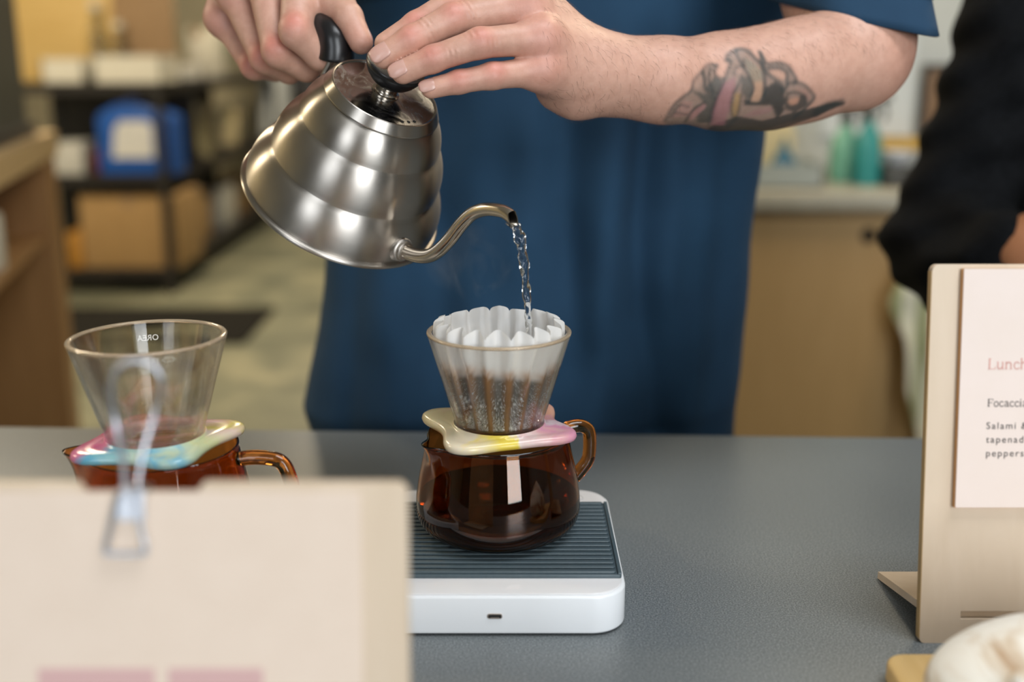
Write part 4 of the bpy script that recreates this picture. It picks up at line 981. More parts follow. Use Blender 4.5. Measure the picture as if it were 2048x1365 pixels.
# ---- hair and eyes
obj('hair', MB().ball((0.03, 1.178, 1.735), 1.0, 16, (0.083, 0.100, 0.100)), M['hair_dark'], person, angle=0)
M['eye'] = mat('eye_white', (0.8, 0.8, 0.78), 0.2)
for s_ in (-1, 1): obj('eye', MB().ball((0.03 + s_ * 0.030, 1.081, 1.708), 0.0125, 10), M['eye'], person, angle=0)

# ---- t-shirt: lofted rings with folds
def lerp(x, P):
    return float(np.interp(x, [p[0] for p in P], [p[1] for p in P]))
def tee():
    V = []; n = 260; zs = np.concatenate([np.linspace(0.835, 1.36, 120), np.linspace(1.365, 1.52, 24)])
    # silhouette edges read off the photograph at the trunk's depth
    YB = 1.195
    L = [(at(u, v, YB)[2], at(u, v, YB)[0]) for u, v in ((646, 866), (622, 830), (612, 795), (622, 740), (640, 660), (652, 560), (662, 440), (672, 300), (690, 150), (700, 0))]
    Rr = [(at(u, v, YB)[2], at(u, v, YB)[0]) for u, v in ((1462, 866), (1464, 800), (1475, 720), (1487, 600), (1494, 480), (1506, 380), (1522, 280), (1532, 200), (1556, 100), (1580, 0))]
    L.sort(); Rr.sort()
    folds = []
    def fold(pts, amp, sig):
        q = sorted([(at(u, v, 1.075)[2], at(u, v, 1.075)[0]) for u, v in pts]); folds.append((q, amp, sig))
    fold([(1232, 200), (1215, 420), (1190, 640), (1175, 850)], 0.018, 0.022)
    fold([(1125, 240), (1130, 420), (1150, 600), (1165, 700)], -0.014, 0.018)
    fold([(1345, 200), (1345, 420), (1330, 560)], 0.012, 0.018)
    fold([(1290, 240), (1275, 450), (1290, 640), (1320, 860)], -0.011, 0.014)
    fold([(1420, 300), (1400, 600), (1380, 860)], 0.009, 0.016)
    fold([(1070, 300), (1040, 560), (1010, 860)], 0.010, 0.025)
    fold([(760, 500), (790, 860)], 0.006, 0.02); fold([(880, 500), (900, 860)], -0.006, 0.018); fold([(700, 500), (690, 860)], -0.006, 0.014)
    fold([(960, 300), (950, 860)], 0.005, 0.02)
    for z in zs:
        xl_, xr = lerp(z, L), lerp(z, Rr)
        if z > 1.30:
            xl_ = -0.20 - 0.02 * (z - 1.30); xr = max(lerp(1.30, Rr), 0.245)
        top = max(0.0, (z - 1.40) / 0.12); c = (xl_ + xr) / 2; hw = (xr - xl_) / 2
        hw = hw * (1 - top ** 1.6 * 0.70) if top > 0 else hw
        hd_ = 0.118 + 0.008 * math.cos((z - 1.0) * 5) - 0.05 * top ** 2
        for i in range(n):
            a = 2 * PI * i / n; cs, sn = math.cos(a), math.sin(a); e_ = 0.78
            x = c + hw * math.copysign(abs(cs) ** e_, cs); y = YB + hd_ * math.copysign(abs(sn) ** e_, sn)
            d = 0.0
            if sn < 0.15:
                wf = min(1.0, (0.15 - sn) / 0.5)
                for q, amp, sg in folds:
                    z0, z1 = q[0][0], q[-1][0]
                    fx = np.interp(z, [p[0] for p in q], [p[1] for p in q]); fz = 1.0 if z0 <= z <= z1 else math.exp(-((z - (z0 if z < z0 else z1)) / 0.05) ** 2)
                    d += amp * fz * wf * math.exp(-((x - fx) / sg) ** 2)
                d += wf * (0.0016 * math.sin(x * 61 + z * 23) * math.sin(z * 31 + 1.7) + 0.0012 * math.sin(x * 37 - z * 57))
                # hem rolls
                d += wf * 0.004 * math.exp(-((z - 0.875) / 0.012) ** 2) * math.sin(x * 23 + 1)
            V.append((x + d * cs * 0.4, y + d * (-1 if sn < 0 else 1) * abs(sn), z + 0.004 * math.sin(3 * a) * max(0, (0.9 - z) / 0.07)))
    m_ = len(zs); F = [(j * n + i, j * n + (i + 1) % n, (j + 1) * n + (i + 1) % n, (j + 1) * n + i) for j in range(m_ - 1) for i in range(n)]
    return V, F
V, F = tee()
ts = obj('t_shirt', (V, F), M['tee'], person, angle=0)
ts.modifiers.new('thick', 'SOLIDIFY').thickness = 0.0018
# sleeves as part of the garment
def sleeve(c0, c1, r0, r1, name, hem_n, seed, e0=0.0, flare=(1, 1)):
    c0 = np.array(c0); c1 = np.array(c1); d = c1 - c0; Ln = np.linalg.norm(d); d /= Ln
    a_ = np.cross(d, (0, 1, 0)); a_ /= np.linalg.norm(a_); b_ = np.cross(d, a_); V = []; n = 96; m_ = 30
    hn = np.array(hem_n); hn = hn / np.linalg.norm(hn)
    for j in range(m_ + 1):
        q = j / m_
        for i in range(n):
            t = 2 * PI * i / n; r = r0 + (r1 - r0) * q + 0.004 * math.sin(2 * t + seed) * q + 0.0022 * math.sin(5 * t + seed * 2 + 3 * q) * q
            p = c0 + (a_ * math.cos(t) * flare[0] + b_ * math.sin(t) * flare[1]) * r
            # run to the tilted hem plane
            s_ = ((c1 - p) @ hn) / (d @ hn); V.append(p + d * s_ * q)
    F = [(j * n + i, j * n + (i + 1) % n, (j + 1) * n + (i + 1) % n, (j + 1) * n + i) for j in range(m_) for i in range(n)]
    o = obj(name, (V, F), M['tee'], ts, angle=0); o.modifiers.new('thick', 'SOLIDIFY').thickness = 0.0018
    k = (m_ - 4) * n
    st = MB(); ring = [np.array(V[(m_ - 4) * n + i]) + (np.array(V[(m_ - 4) * n + i]) - c0 - d * ((np.array(V[(m_ - 4) * n + i]) - c0) @ d)) * 0.012 for i in range(n + 1) for _ in (0,) if True] if False else [np.array(V[(m_ - 4) * n + i % n]) for i in range(n + 1)]
    st.tube([p + (p - c0 - d * ((p - c0) @ d)) / np.linalg.norm(p - c0 - d * ((p - c0) @ d)) * 0.0010 for p in ring], 0.0008, 6, cap=False)
    obj('hem_stitch', st, M['thread'], o, angle=0)
    return o
sleeve((0.250, 1.05, 1.45), A(1704, 34, .952), .074, .0560, 'sleeve', (-0.18, 0.12, -1.0), 0.4)
sleeve((-0.165, 1.185, 1.45), (-0.345, 1.115, 1.42), .075, .068, 'sleeve', (-1.0, -0.3, -0.2), 1.3)
# ---- trousers and shoes behind the counter
F_ = Field((-0.22, 1.03, 0.02), (0.28, 1.38, 0.98), 0.008); D = F_.new()
F_.ell(D, (0.03, 1.20, 0.90), (0.175, 0.105, 0.13), 0.03, 0.05)
for s_ in (-1, 1): F_.chain(D, [(0.03 + s_ * .085, 1.20, .86), (0.03 + s_ * .095, 1.195, .50), (0.03 + s_ * .10, 1.215, .06)], (.092, .068, .055), 0.03, 0.05)
V, Fc = F_.mesh(D); obj('trousers', (V, Fc), M['trousers'], person, merge=False, angle=0)
for s_ in (-1, 1):
    F_ = Field((-0.15, 0.98, -0.0), (0.21, 1.30, 0.12), 0.006); D = F_.new(); F_.cone(D, (0.03 + s_ * .10, 1.235, .045), (0.03 + s_ * .108, 1.06, .036), .043, .034, 0.02, 0.04)
    sl, P = F_.sub((-1, 0, -1), (1, 2, 1)); D[sl] = np.maximum(D[sl], 0.003 - P[..., 2]); V, Fc = F_.mesh(D); obj('shoe', (V, Fc), M['black'], person, merge=False, angle=0)

# ================================================================ the colleague in black
col = thing('person', 'colleague in a black sweater with folded arms beside the wooden cabinet', 'person', (0.66, 1.42, 0))
def colleague():
    F_ = Field((0.36, 1.02, 0.72), (1.06, 1.60, 1.62), 0.006); D = F_.new()
    sh = np.array((0.625, 1.36, 1.46)); el = A(1882, 486, 1.27)
    F_.chain(D, [sh, (sh + el) / 2 + (0.016, 0, 0.01), el + (0.006, 0, .01)], (.080, .068, .060), 0.03, 0.08)
    F_.chain(D, [el, A(1950, 524, 1.20), A(2018, 520, 1.12)], (.060, .056, .050), 0.03, 0.08)
    F_.ell(D, (0.78, 1.42, 1.20), (0.20, 0.13, 0.40), 0.05, 0.08); F_.cone(D, (0.64, 1.42, 1.45), (0.90, 1.42, 1.45), .065, .065, 0.06, 0.08)
    F_.ell(D, (0.78, 1.42, 0.90), (0.185, 0.13, 0.15), 0.05, 0.08)
    F_.chain(D, [(0.90, 1.38, 1.44), (0.98, 1.30, 1.14), (0.86, 1.16, 1.05)], (.085, .066, .055), 0.03, 0.08)
    sl, P = F_.sub((0, 0, 0), (2, 2, 2))
    D[sl] += 0.004 * np.sin(P[..., 2] * 70 + P[..., 0] * 60) * np.sin(P[..., 0] * 45 - P[..., 2] * 30 + 1) + 0.003 * np.sin(P[..., 2] * 120 - P[..., 0] * 50 + P[..., 1] * 40)
    V, Fc = F_.mesh(D); obj('sweater', (V, Fc), M['knit'], col, merge=False, angle=0)
    F_ = Field((0.40, 0.90, 0.90), (0.95, 1.62, 1.86), 0.006); D = F_.new()
    F_.chain(D, [A(1985, 520, 1.14), A(2060, 510, 1.10), A(2180, 500, 1.06)], (.040, .036, .028), 0.02, 0.05)
    h0 = A(2195, 498, 1.055)
    for k in range(4): F_.chain(D, [h0 + (0, 0, .02 - k * .013), h0 + (.06, .002, .026 - k * .017), h0 + (.10, .03, .022 - k * .016)], (.012, .009, .008), 0.006, 0.02)
    F_.chain(D, [h0, h0 + (.03, .02, .035), h0 + (.06, .035, .045)], (.014, .011, .009), 0.008, 0.02)
    V, Fc = F_.mesh(D)
    F3 = Field((0.58, 1.24, 1.46), (0.84, 1.56, 1.86), 0.008); D = F3.new()
    F3.cone(D, (0.71, 1.42, 1.47), (0.71, 1.40, 1.58), .055, .05, 0.03, 0.05); F3.ell(D, (0.71, 1.385, 1.68), (0.074, 0.095, 0.112), 0.02, 0.05); F3.ell(D, (0.71, 1.34, 1.62), (.048, .05, .05), .03, .05); F3.cone(D, (0.71, 1.292, 1.69), (0.71, 1.275, 1.65), .010, .014, .012)
    V3, F3c = F3.mesh(D)
    bo = obj('body', (V3, F3c), M['skin_tan'], col, merge=False, angle=0); obj('forearm', (V, Fc), M['skin_tan'], bo, merge=False, angle=0)
    obj('hair', MB().ball((0.71, 1.40, 1.705), 1.0, 16, (0.082, 0.098, 0.10)), M['hair_dark'], col, angle=0)
    F_ = Field((0.46, 1.22, 0.02), (0.96, 1.60, 0.92), 0.008); D = F_.new(); F_.ell(D, (0.74, 1.42, 0.84), (0.17, 0.11, 0.12), 0.03, 0.05)
    for s_ in (-1, 1): F_.chain(D, [(0.74 + s_ * .085, 1.42, .82), (0.74 + s_ * .090, 1.42, .48), (0.74 + s_ * .09, 1.43, .05)], (.088, .066, .055), 0.03, 0.05)
    V, Fc = F_.mesh(D); obj('trousers', (V, Fc), M['trousers'], col, merge=False, angle=0)
    for s_ in (-1, 1):
        F_ = Field((0.55, 1.2, 0.0), (0.92, 1.52, 0.12), 0.006); D = F_.new(); F_.cone(D, (0.74 + s_ * .09, 1.45, .045), (0.74 + s_ * .098, 1.28, .036), .043, .034, 0.02, 0.04)
        sl, P = F_.sub((0, 0, -1), (2, 2, 1)); D[sl] = np.maximum(D[sl], 0.003 - P[..., 2]); V, Fc = F_.mesh(D); obj('shoe', (V, Fc), M['black'], col, merge=False, angle=0)
colleague()

# ================================================================ background, right: cabinet under the partition wall
M['stone'] = grainy('pale_worktop', (0.36, 0.34, 0.27), (0.42, 0.40, 0.33), 30, 0.4)
CY = 2.94
def P(u, v, Y): return at(u, v, Y)
cb = thing('base_cabinet', 'plywood base cabinet with round finger holes under the pale worktop', 'cabinet', (1.3, 3.25, 0))
xs_ = P(1790, 600, CY)[0]
obj('carcass', MB().box((0.30, CY + 0.02, 0.08), (2.30, 3.58, 0.855)), M['ply_cab'], cb, smooth=False)
obj('plinth', MB().box((0.30, CY + 0.07, 0), (2.30, 3.58, 0.08)), M['dark'], cb, smooth=False)
def door(x0, x1, hole):
    d = MB(); z0, z1 = 0.085, 0.835; hx, hz, r = hole[0], hole[2], 0.0215
    n = 24; V = []; 
    ring = [(hx + r * math.cos(2 * PI * i / n), hz + r * math.sin(2 * PI * i / n)) for i in range(n)]
    def edge(a):
        c, s_ = math.cos(a), math.sin(a); t = min((x1 - hx) / c if c > 1e-9 else ((x0 - hx) / c if c < -1e-9 else 1e9), (z1 - hz) / s_ if s_ > 1e-9 else ((z0 - hz) / s_ if s_ < -1e-9 else 1e9)); return (hx + c * t, hz + s_ * t)
    an = sorted([2 * PI * i / n for i in range(n)] + [math.atan2(zc - hz, xc - hx) % (2 * PI) for xc in (x0, x1) for zc in (z0, z1)])
    m_ = len(an)
    for yy in (CY, CY + 0.018):
        for a in an: V.append((hx + r * math.cos(a), yy, hz + r * math.sin(a)))
        for a in an: e_ = edge(a); V.append((e_[0], yy, e_[1]))
    F = []
    for i in range(m_):
        j = (i + 1) % m_
        F += [(i, j, m_ + j, m_ + i), (2 * m_ + i, 3 * m_ + i, 3 * m_ + j, 2 * m_ + j), (i, 2 * m_ + i, 2 * m_ + j, j), (m_ + i, m_ + j, 3 * m_ + j, 3 * m_ + i)]
    d = obj('door', MB().add(V, F), M['ply_cab'], cb, smooth=False)
    obj('finger_hole', MB().lathe([(0.0001, 0), (r * 0.98, 0), (r * 0.98, 0.0015), (0.0001, 0.0015)], 24, (0, 0, 0)), M['dark'], d, local=True).matrix_local = WM[cb].inverted() @ Matrix.Translation((hx, CY + 0.017, hz)) @ Matrix.Rotation(PI / 2, 4, 'X')
hp = P(1738, 472, CY)
door(0.34, xs_ - 0.002, hp); door(xs_ + 0.03, xs_ + 0.62, (xs_ + 0.09, CY, hp[2])); door(xs_ + 0.63, 2.28, (xs_ + 0.72, CY, hp[2]))
single('back_worktop', MB().box((0.28, CY - 0.03, 0.857), (2.32, 3.59, 0.90), 0.003), M['stone'], 'pale worktop on the plywood base cabinet by the partition wall', 'worktop')
WT = 0.90
# things on that worktop
M['mint'] = mat('mint_plastic', (0.17, 0.42, 0.30), 0.35); M['teal'] = mat('teal_plastic', (0.035, 0.28, 0.27), 0.35); M['bluep'] = mat('blue_plastic', (0.02, 0.13, 0.22), 0.4)
M['grey_plastic'] = mat('grey_plastic', (0.36, 0.40, 0.38), 0.45); M['cream'] = mat('cream_paper', (0.72, 0.61, 0.36), 0.8); M['ceramic'] = mat('white_ceramic', (0.72, 0.74, 0.78), 0.3)
M['darkgrey'] = mat('dark_grey_plastic', (0.05, 0.05, 0.045), 0.5); M['yellow'] = mat('yellow_wood', (0.50, 0.30, 0.035), 0.5); M['brownpic'] = grainy('brown_print', (0.22, 0.125, 0.065), (0.25, 0.15, 0.08), 8, 0.6)
M['whiteboard'] = mat('white_board', (0.60, 0.64, 0.65), 0.4); M['darkframe'] = mat('dark_frame', (0.03, 0.022, 0.015), 0.5)
def spray(u, w_px, vtop, Y, body_m, label, head_m):
    x = P(u, 350, Y)[0]; r = w_px / 2 / FPX * (Y + 0.1); zt = P(u, vtop, Y)[2]; h = zt - WT - 0.035
    t = thing('spray_bottle', label, 'bottle', (x, Y, WT), 'spray bottles on the back worktop')
    obj('bottle', MB().lathe([(0.0001, 0), (r * 0.95, 0), (r, 0.008), (r, h * 0.55), (r * 0.85, h * 0.75), (r * 0.38, h * 0.93), (r * 0.34, h), (0.0001, h)], 32, (x, Y, WT)), body_m, t)
    hd_ = MB().lathe([(0.0001, h), (r * 0.42, h), (r * 0.42, h + 0.025), (r * 0.25, h + 0.03), (0.0001, h + 0.03)], 24, (x, Y, WT))
    hd_.tube([(x - 0.025, Y, WT + h + 0.045), (x + 0.01, Y, WT + h + 0.05), (x + 0.052, Y, WT + h + 0.058)], [0.012, 0.014, 0.009], 12); hd_.tube([(x, Y, WT + h + 0.02), (x, Y, WT + h + 0.05)], 0.011, 12)
    hdo = obj('spray_head', hd_, head_m, t); obj('trigger', MB().tube([(x + 0.03, Y, WT + h + 0.045), (x + 0.042, Y, WT + h + 0.02), (x + 0.036, Y, WT + h - 0.005)], 0.006, 8), head_m, hdo)
spray(1686, 58, 222, 3.20, M['mint'], 'mint green spray bottle with a dark head next to the teal one', M['darkgrey'])
spray(1732, 52, 212, 3.12, M['teal'], 'teal spray bottle with a dark head next to the mint one', M['darkgrey'])
def tray(u0, u1, v0, Y, m_, name, label, cat, dep=0.2, wall=0.006):
    x0, x1 = P(u0, 360, Y)[0], P(u1, 360, Y)[0]; z1 = P(u0, v0, Y)[2]
    mb = MB(); mb.box((x0, Y, WT), (x1, Y + dep, WT + 0.006)); mb.box((x0, Y, WT), (x1, Y + wall, z1)); mb.box((x0, Y + dep - wall, WT), (x1, Y + dep, z1)); mb.box((x0, Y, WT), (x0 + wall, Y + dep, z1)); mb.box((x1 - wall, Y, WT), (x1, Y + dep, z1))
    return single(name, mb, m_, label, cat, smooth=False, merge=False)
tray(1490, 1648, 330, 3.02, M['grey_plastic'], 'storage_tub', 'open pale grey tub at the cabinet edge beside the mint bottle', 'tub')
x, y, z = P(1567, 330, 3.1); 
t = thing('squeeze_bottle', 'small blue cone shaped bottle standing in the grey tub', 'bottle', (x, 3.1, WT + 0.0062))
zz = P(1567, 275, 3.1)[2] - WT - 0.0062
obj('bottle', MB().lathe([(0.0001, 0), (0.033, 0), (0.034, 0.006), (0.033, zz * 0.45), (0.012, zz * 0.75), (0.0001, zz * 0.75)], 24, (x, 3.1, WT + 0.0062)), M['bluep'], t)
obj('nozzle', MB().lathe([(0.0001, zz * 0.75), (0.012, zz * 0.75), (0.004, zz), (0.0001, zz)], 20, (x, 3.1, WT + 0.0062)), M['bluep'], t)
x0 = P(1520, 300, 3.16)[0]; x1 = P(1582, 300, 3.16)[0]; zt = P(1540, 236, 3.16)[2]
single('paper_bag', MB().prism([(x0, WT + 0.007), (x1, WT + 0.007), (x1 + 0.005, zt - 0.05), (x1 - 0.01, zt), (x0 + 0.008, zt + 0.005), (x0 - 0.003, zt - 0.06)], 3.135, 3.19, ((0, 0, 0), (1, 0, 0), (0, 0, 1), (0, 1, 0)), bev=0.006), M['cream'], 'cream paper bag standing in the grey tub', 'bag')
x, _, z = P(1778, 332, 3.12); rb_ = 0.036
single('dark_box', MB().box((x - 0.024, 3.05, WT), (x + 0.05, 3.20, P(1778, 334, 3.05)[2]), 0.004), M['darkgrey'], 'low dark grey box on the worktop beside the teal bottle', 'box')
zb_ = P(1778, 334, 3.05)[2] + 0.001
single('white_bowl', MB().lathe([(0.0001, 0.001), (0.022, 0), (0.026, 0.004), (0.042, 0.03), (0.044, 0.034), (0.041, 0.033), (0.022, 0.007), (0.0001, 0.006)], 40, (x + 0.024, 3.125, zb_)), M['ceramic'], 'small white bowl on top of the dark grey box', 'bowl')
# wall shelf strip and pictures
a = P(1750, 300, 3.52); b = P(1935, 277, 3.52)
single('wall_ledge', MB().box((a[0], 3.50, a[2]), (b[0] + 0.25, 3.5995, b[2]), 0.003), M['yellow'], 'narrow yellow wooden ledge on the wall under the brown picture', 'ledge')
a = P(1835, 292, 3.56); b = P(1990, 128, 3.56); lz = P(1750, 277, 3.52)[2] + 0.001
pf = thing('framed_picture', 'brown framed picture standing on the yellow wall ledge', 'picture', ((a[0] + b[0]) / 2, 3.56, lz))
mb = MB(); fx0, fx1, fz0, fz1 = a[0], b[0] + 0.05, lz, b[2]; t_ = 0.014
mb.box((fx0, 3.55, fz0), (fx0 + t_, 3.575, fz1)).box((fx1 - t_, 3.55, fz0), (fx1, 3.575, fz1)).box((fx0 + t_, 3.55, fz0), (fx1 - t_, 3.575, fz0 + t_)).box((fx0 + t_, 3.55, fz1 - t_), (fx1 - t_, 3.575, fz1))
obj('picture_frame', mb, M['darkframe'], pf, smooth=False); obj('print', MB().box((fx0 + t_, 3.562, fz0 + t_), (fx1 - t_, 3.574, fz1 - t_)), M['brownpic'], pf, smooth=False)
a = P(1640, 272, 3.585); b = P(1834, 96, 3.585)
wb = thing('wall_board', 'white board on the grey wall left of the brown picture', 'board', ((a[0] + b[0]) / 2, 3.59, a[2]))
obj('sheet', MB().box((a[0], 3.586, a[2]), (b[0], 3.5995, b[2] + 0.10)), M['whiteboard'], wb, smooth=False)
obj('trim', MB().box((a[0] - 0.008, 3.583, b[2] + 0.10), (b[0] + 0.002, 3.5995, b[2] + 0.112)), M['ceramic'], wb, smooth=False)
# towel hanging over the cabinet rail
M['towel'] = mat('tea_towel', (0.5, 0.5, 0.4), 0.9)
_n, _l, _b = nodes(M['towel']); _wv = _n.new('ShaderNodeTexWave'); _wv.bands_direction = 'X'; _wv.inputs['Scale'].default_value = 4.2; _wv.inputs['Distortion'].default_value = 1.0; _wv.inputs['Detail'].default_value = 1
_l.new(tex_coord(M['towel']), _wv.inputs['Vector']); colour(M['towel'], ramp(M['towel'], _wv.outputs['Fac'], ((0.12, (0.30, 0.33, 0.18)), (0.35, (0.60, 0.58, 0.38)), (0.6, (0.82, 0.80, 0.66)))))
rx0, rx1, rz_ = xs_ + 0.0, xs_ + 0.60, 0.79
rail = thing('towel_rail', 'thin steel rail on the cabinet doors holding the striped towel', 'rail', ((rx0 + rx1) / 2, CY - 0.05, rz_))
obj('bar', MB().tube([(rx0, CY - 0.055, rz_), (rx1, CY - 0.055, rz_)], 0.006, 12), M['wire'], rail)
for xx in (rx0 + 0.04, rx1 - 0.02): obj('bracket', MB().tube([(xx, CY - 0.055, rz_), (xx, CY - 0.001, rz_)], 0.005, 10), M['wire'], rail)
V = []; n, m_ = 60, 40
tx0, tx1 = P(1800, 600, CY - 0.07)[0], P(1800, 600, CY - 0.07)[0] + 0.30
for j in range(m_ + 1):
    q = j / m_
    for i in range(n + 1):
        s_ = i / n; zz = rz_ + 0.008 - q * (0.62 - 0.30 * max(0.0, 0.30 - s_) / 0.30 * 0.7)
        x = tx0 + (tx1 - tx0) * s_ - 0.045 * math.exp(-((q - 0.42) / 0.16) ** 2) * (1 - s_) ** 2 + 0.03 * q * (1 - s_)
        y = CY - 0.068 - 0.014 * (1 + math.sin(s_ * 19 + q * 1.5)) * min(1, q * 3 + 0.05)
        V.append((x, y, zz))
F = [(j * (n + 1) + i, j * (n + 1) + i + 1, (j + 1) * (n + 1) + i + 1, (j + 1) * (n + 1) + i) for j in range(m_) for i in range(n)]
tw = single('tea_towel', MB().add(V, F), M['towel'], 'striped green and cream tea towel hanging from the cabinet rail', 'towel', angle=0)
tw.modifiers.new('thick', 'SOLIDIFY').thickness = 0.003

# ================================================================ background, left: bench end, steel shelving, boxes
M['dark_metal'] = mat('dark_shelf_metal', (0.022, 0.020, 0.019), 0.5, 0.2); M['cardboard'] = grainy('cardboard', (0.34, 0.21, 0.085), (0.38, 0.24, 0.10), 12, 0.85)
M['blue_can'] = mat('blue_canister', (0.008, 0.085, 0.38), 0.35); M['label_white'] = grainy('canister_label', (0.55, 0.56, 0.56), (0.66, 0.66, 0.64), 14, 0.6); M['paper_white'] = mat('white_carton', (0.50, 0.50, 0.47), 0.7)
M['tray_white'] = mat('white_tray', (0.62, 0.60, 0.52), 0.45); M['yellow_wood'] = wood('yellow_board', (0.58, 0.38, 0.12), (0.70, 0.50, 0.20), 'x', 0.5); M['brown_board'] = grainy('brown_board', (0.27, 0.17, 0.085), (0.31, 0.20, 0.105), 6, 0.7)
M['jar'] = glass('jar_glass', (0.92, 0.93, 0.88), 0.05); M['green_leaf'] = grainy('leaf_green', (0.02, 0.10, 0.012), (0.05, 0.20, 0.03), 20, 0.5); M['dark_sheet'] = mat('dark_floor_sheet', (0.010, 0.0095, 0.008), 0.9, Specular_IOR_Level=0.15); M['orange'] = mat('orange_plastic', (0.42, 0.20, 0.03), 0.5); M['redbox'] = mat('dark_red_carton', (0.10, 0.012, 0.012), 0.6)
M['machine'] = mat('machine_grey', (0.23, 0.23, 0.21), 0.35, 0.4); M['machine_dark'] = mat('machine_dark', (0.06, 0.062, 0.05), 0.4)
SY = 5.94
def X(u, Y, v=350): return float(P(u, v, Y)[0])
def Z(v, Y): return float(P(1024, v, Y)[2])
# front shelving bay, long side running away from the camera
def shelving(x0, x1, y0, y1, levels, ztop, label, cross=False):
    t = thing('metal_shelving', label, 'shelf', ((x0 + x1) / 2, (y0 + y1) / 2, 0), 'dark metal shelving')
    for x in (x0, x1 - 0.04):
        for y in (y0, y1 - 0.04): obj('post', MB().box((x, y, 0), (x + 0.04, y + 0.04, ztop)), M['dark_metal'], t, smooth=False)
    obj('shade_backing', MB().box((x0 + 0.041, y1 - 0.02, 0.05), (x1 - 0.041, y1 - 0.015, ztop - 0.051)) if x1 - x0 > 0.6 else MB().box((x0 + 0.005, y0 + 0.041, 0.05), (x0 + 0.010, y1 - 0.041, ztop - 0.051)), M['dark_metal'], t, smooth=False)  # added dark sheet standing in for the shade inside the shelves
    for z in levels: obj('shelf_board', MB().box((x0, y0 + 0.001, z - 0.05), (x1, y1 - 0.001, z)), M['dark_metal'], t, smooth=False)
    return t
xp = X(333, SY)
zA, zB, zC = Z(540, SY), Z(352, SY), Z(168, SY)
shelving(xp - 0.80, xp, SY, SY + 0.62, (zA, zB, zC), zC, 'dark metal shelving with blue canister and cardboard box facing the counter')
shelving(xp - 0.55, xp - 0.02, SY + 0.66, SY + 3.0, (zA, zB, zC), zC, 'long dark metal shelving running along the floor behind the blue canister')
# blue canister
zB += 0.001; x0, x1 = X(203, SY + 0.06), X(352, SY + 0.06); h = Z(206, SY) - zB
can = thing('blue_canister', 'blue plastic canister with a white label on the middle shelf', 'canister', ((x0 + x1) / 2, SY + 0.15, zB))
mb = MB().prism([(x0, zB), (x1, zB), (x1, zB + h * 0.78), (x1 - 0.04, zB + h * 0.84), (x0 + 0.20, zB + h), (x0 + 0.12, zB + h), (x0 + 0.02, zB + h * 0.86), (x0, zB + h * 0.78)], SY + 0.05, SY + 0.28, ((0, 0, 0), (1, 0, 0), (0, 0, 1), (0, 1, 0)), bev=0.012)
obj('can_body', mb, M['blue_can'], can, angle=30)
obj('cap', MB().lathe([(0.0001, 0), (0.032, 0), (0.032, 0.03), (0.0001, 0.03)], 24, (x0 + 0.16, SY + 0.165, zB + h)), M['blue_can'], can)
lx0, lx1 = X(222, SY), X(306, SY); lz0, lz1 = Z(318, SY), Z(243, SY)
obj('label_sheet', MB().prism([(lx0, lz0), (lx1, lz0), (lx1, lz1 - 0.02), (lx1 - 0.03, lz1), (lx0 + 0.05, lz1), (lx0 + 0.02, lz1 - 0.04)], SY + 0.046, SY + 0.05, ((0, 0, 0), (1, 0, 0), (0, 0, 1), (0, 1, 0))), M['label_white'], can, smooth=False)
def carton(u0, u1, vtop, zb, Y, dep, m_, label, name='cardboard_box', cat='box', flap=True):
    x0, x1 = X(u0, Y), X(u1, Y); zt = Z(vtop, Y); t = thing(name, label, cat, ((x0 + x1) / 2, Y + dep / 2, zb))
    obj('box_body', MB().box((x0, Y, zb), (x1, Y + dep, zt), 0.004), m_, t)
    if flap: obj('tape', MB().box(((x0 + x1) / 2 - 0.03, Y - 0.0008, zt - 0.06), ((x0 + x1) / 2 + 0.03, Y + dep, zt + 0.0008)), M['brown_board'], t, smooth=False)
    return t
carton(152, 350, 392, zA + 0.001, SY + 0.05, 0.45, M['cardboard'], 'brown cardboard box on the bottom shelf under the blue canister')
carton(108, 168, 287, zB + 0.001, SY + 0.03, 0.3, M['paper_white'], 'small white carton on the middle shelf left of the blue canister', 'white_carton', 'carton', False)
carton(186, 200, 300, zB + 0.001, SY + 0.06, 0.2, M['redbox'], 'narrow dark red carton between the white carton and the canister', 'red_carton', 'carton', False)
def tray2(u0, u1, v0, Y, dep, label):
    x0, x1 = X(u0, Y, 130), X(u1, Y, 130); z1 = Z(v0, Y); zb = zC + 0.001
    t = thing('white_tray', label, 'tray', ((x0 + x1) / 2, Y + dep / 2, zb), 'white trays on the shelving')
    mb = MB().box((x0, Y, zb), (x1, Y + dep, zb + 0.006))
    obj('tray_base', mb, M['tray_white'], t, smooth=False)
    for bx in (((x0, Y, zb), (x1, Y + 0.008, z1)), ((x0, Y + dep - 0.008, zb), (x1, Y + dep, z1)), ((x0, Y, zb), (x0 + 0.008, Y + dep, z1)), ((x1 - 0.008, Y, zb), (x1, Y + dep, z1))): obj('tray_side', MB().box(*bx), M['tray_white'], t, smooth=False)
tray2(82, 166, 118, SY + 0.02, 0.36, 'short white tray on top of the shelving beside the wider tray')
tray2(186, 322, 112, SY + 0.02, 0.30, 'wide white tray on top of the shelving in front of the boards')
single('brown_panel', MB().box((X(256, SY + 0.5), SY + 0.45, zC + 0.001), (X(372, SY + 0.5), SY + 0.49, zC + 0.65), 0.004), M['brown_board'], 'plain brown panel standing on top of the shelving behind the wide tray', 'panel')
single('yellow_panel', MB().box((X(66, SY + 0.55), SY + 0.51, zC + 0.001), (X(250, SY + 0.55), SY + 0.55, zC + 0.70), 0.004), M['yellow_wood'], 'yellow wooden panel standing on top of the shelving behind the short tray', 'panel')
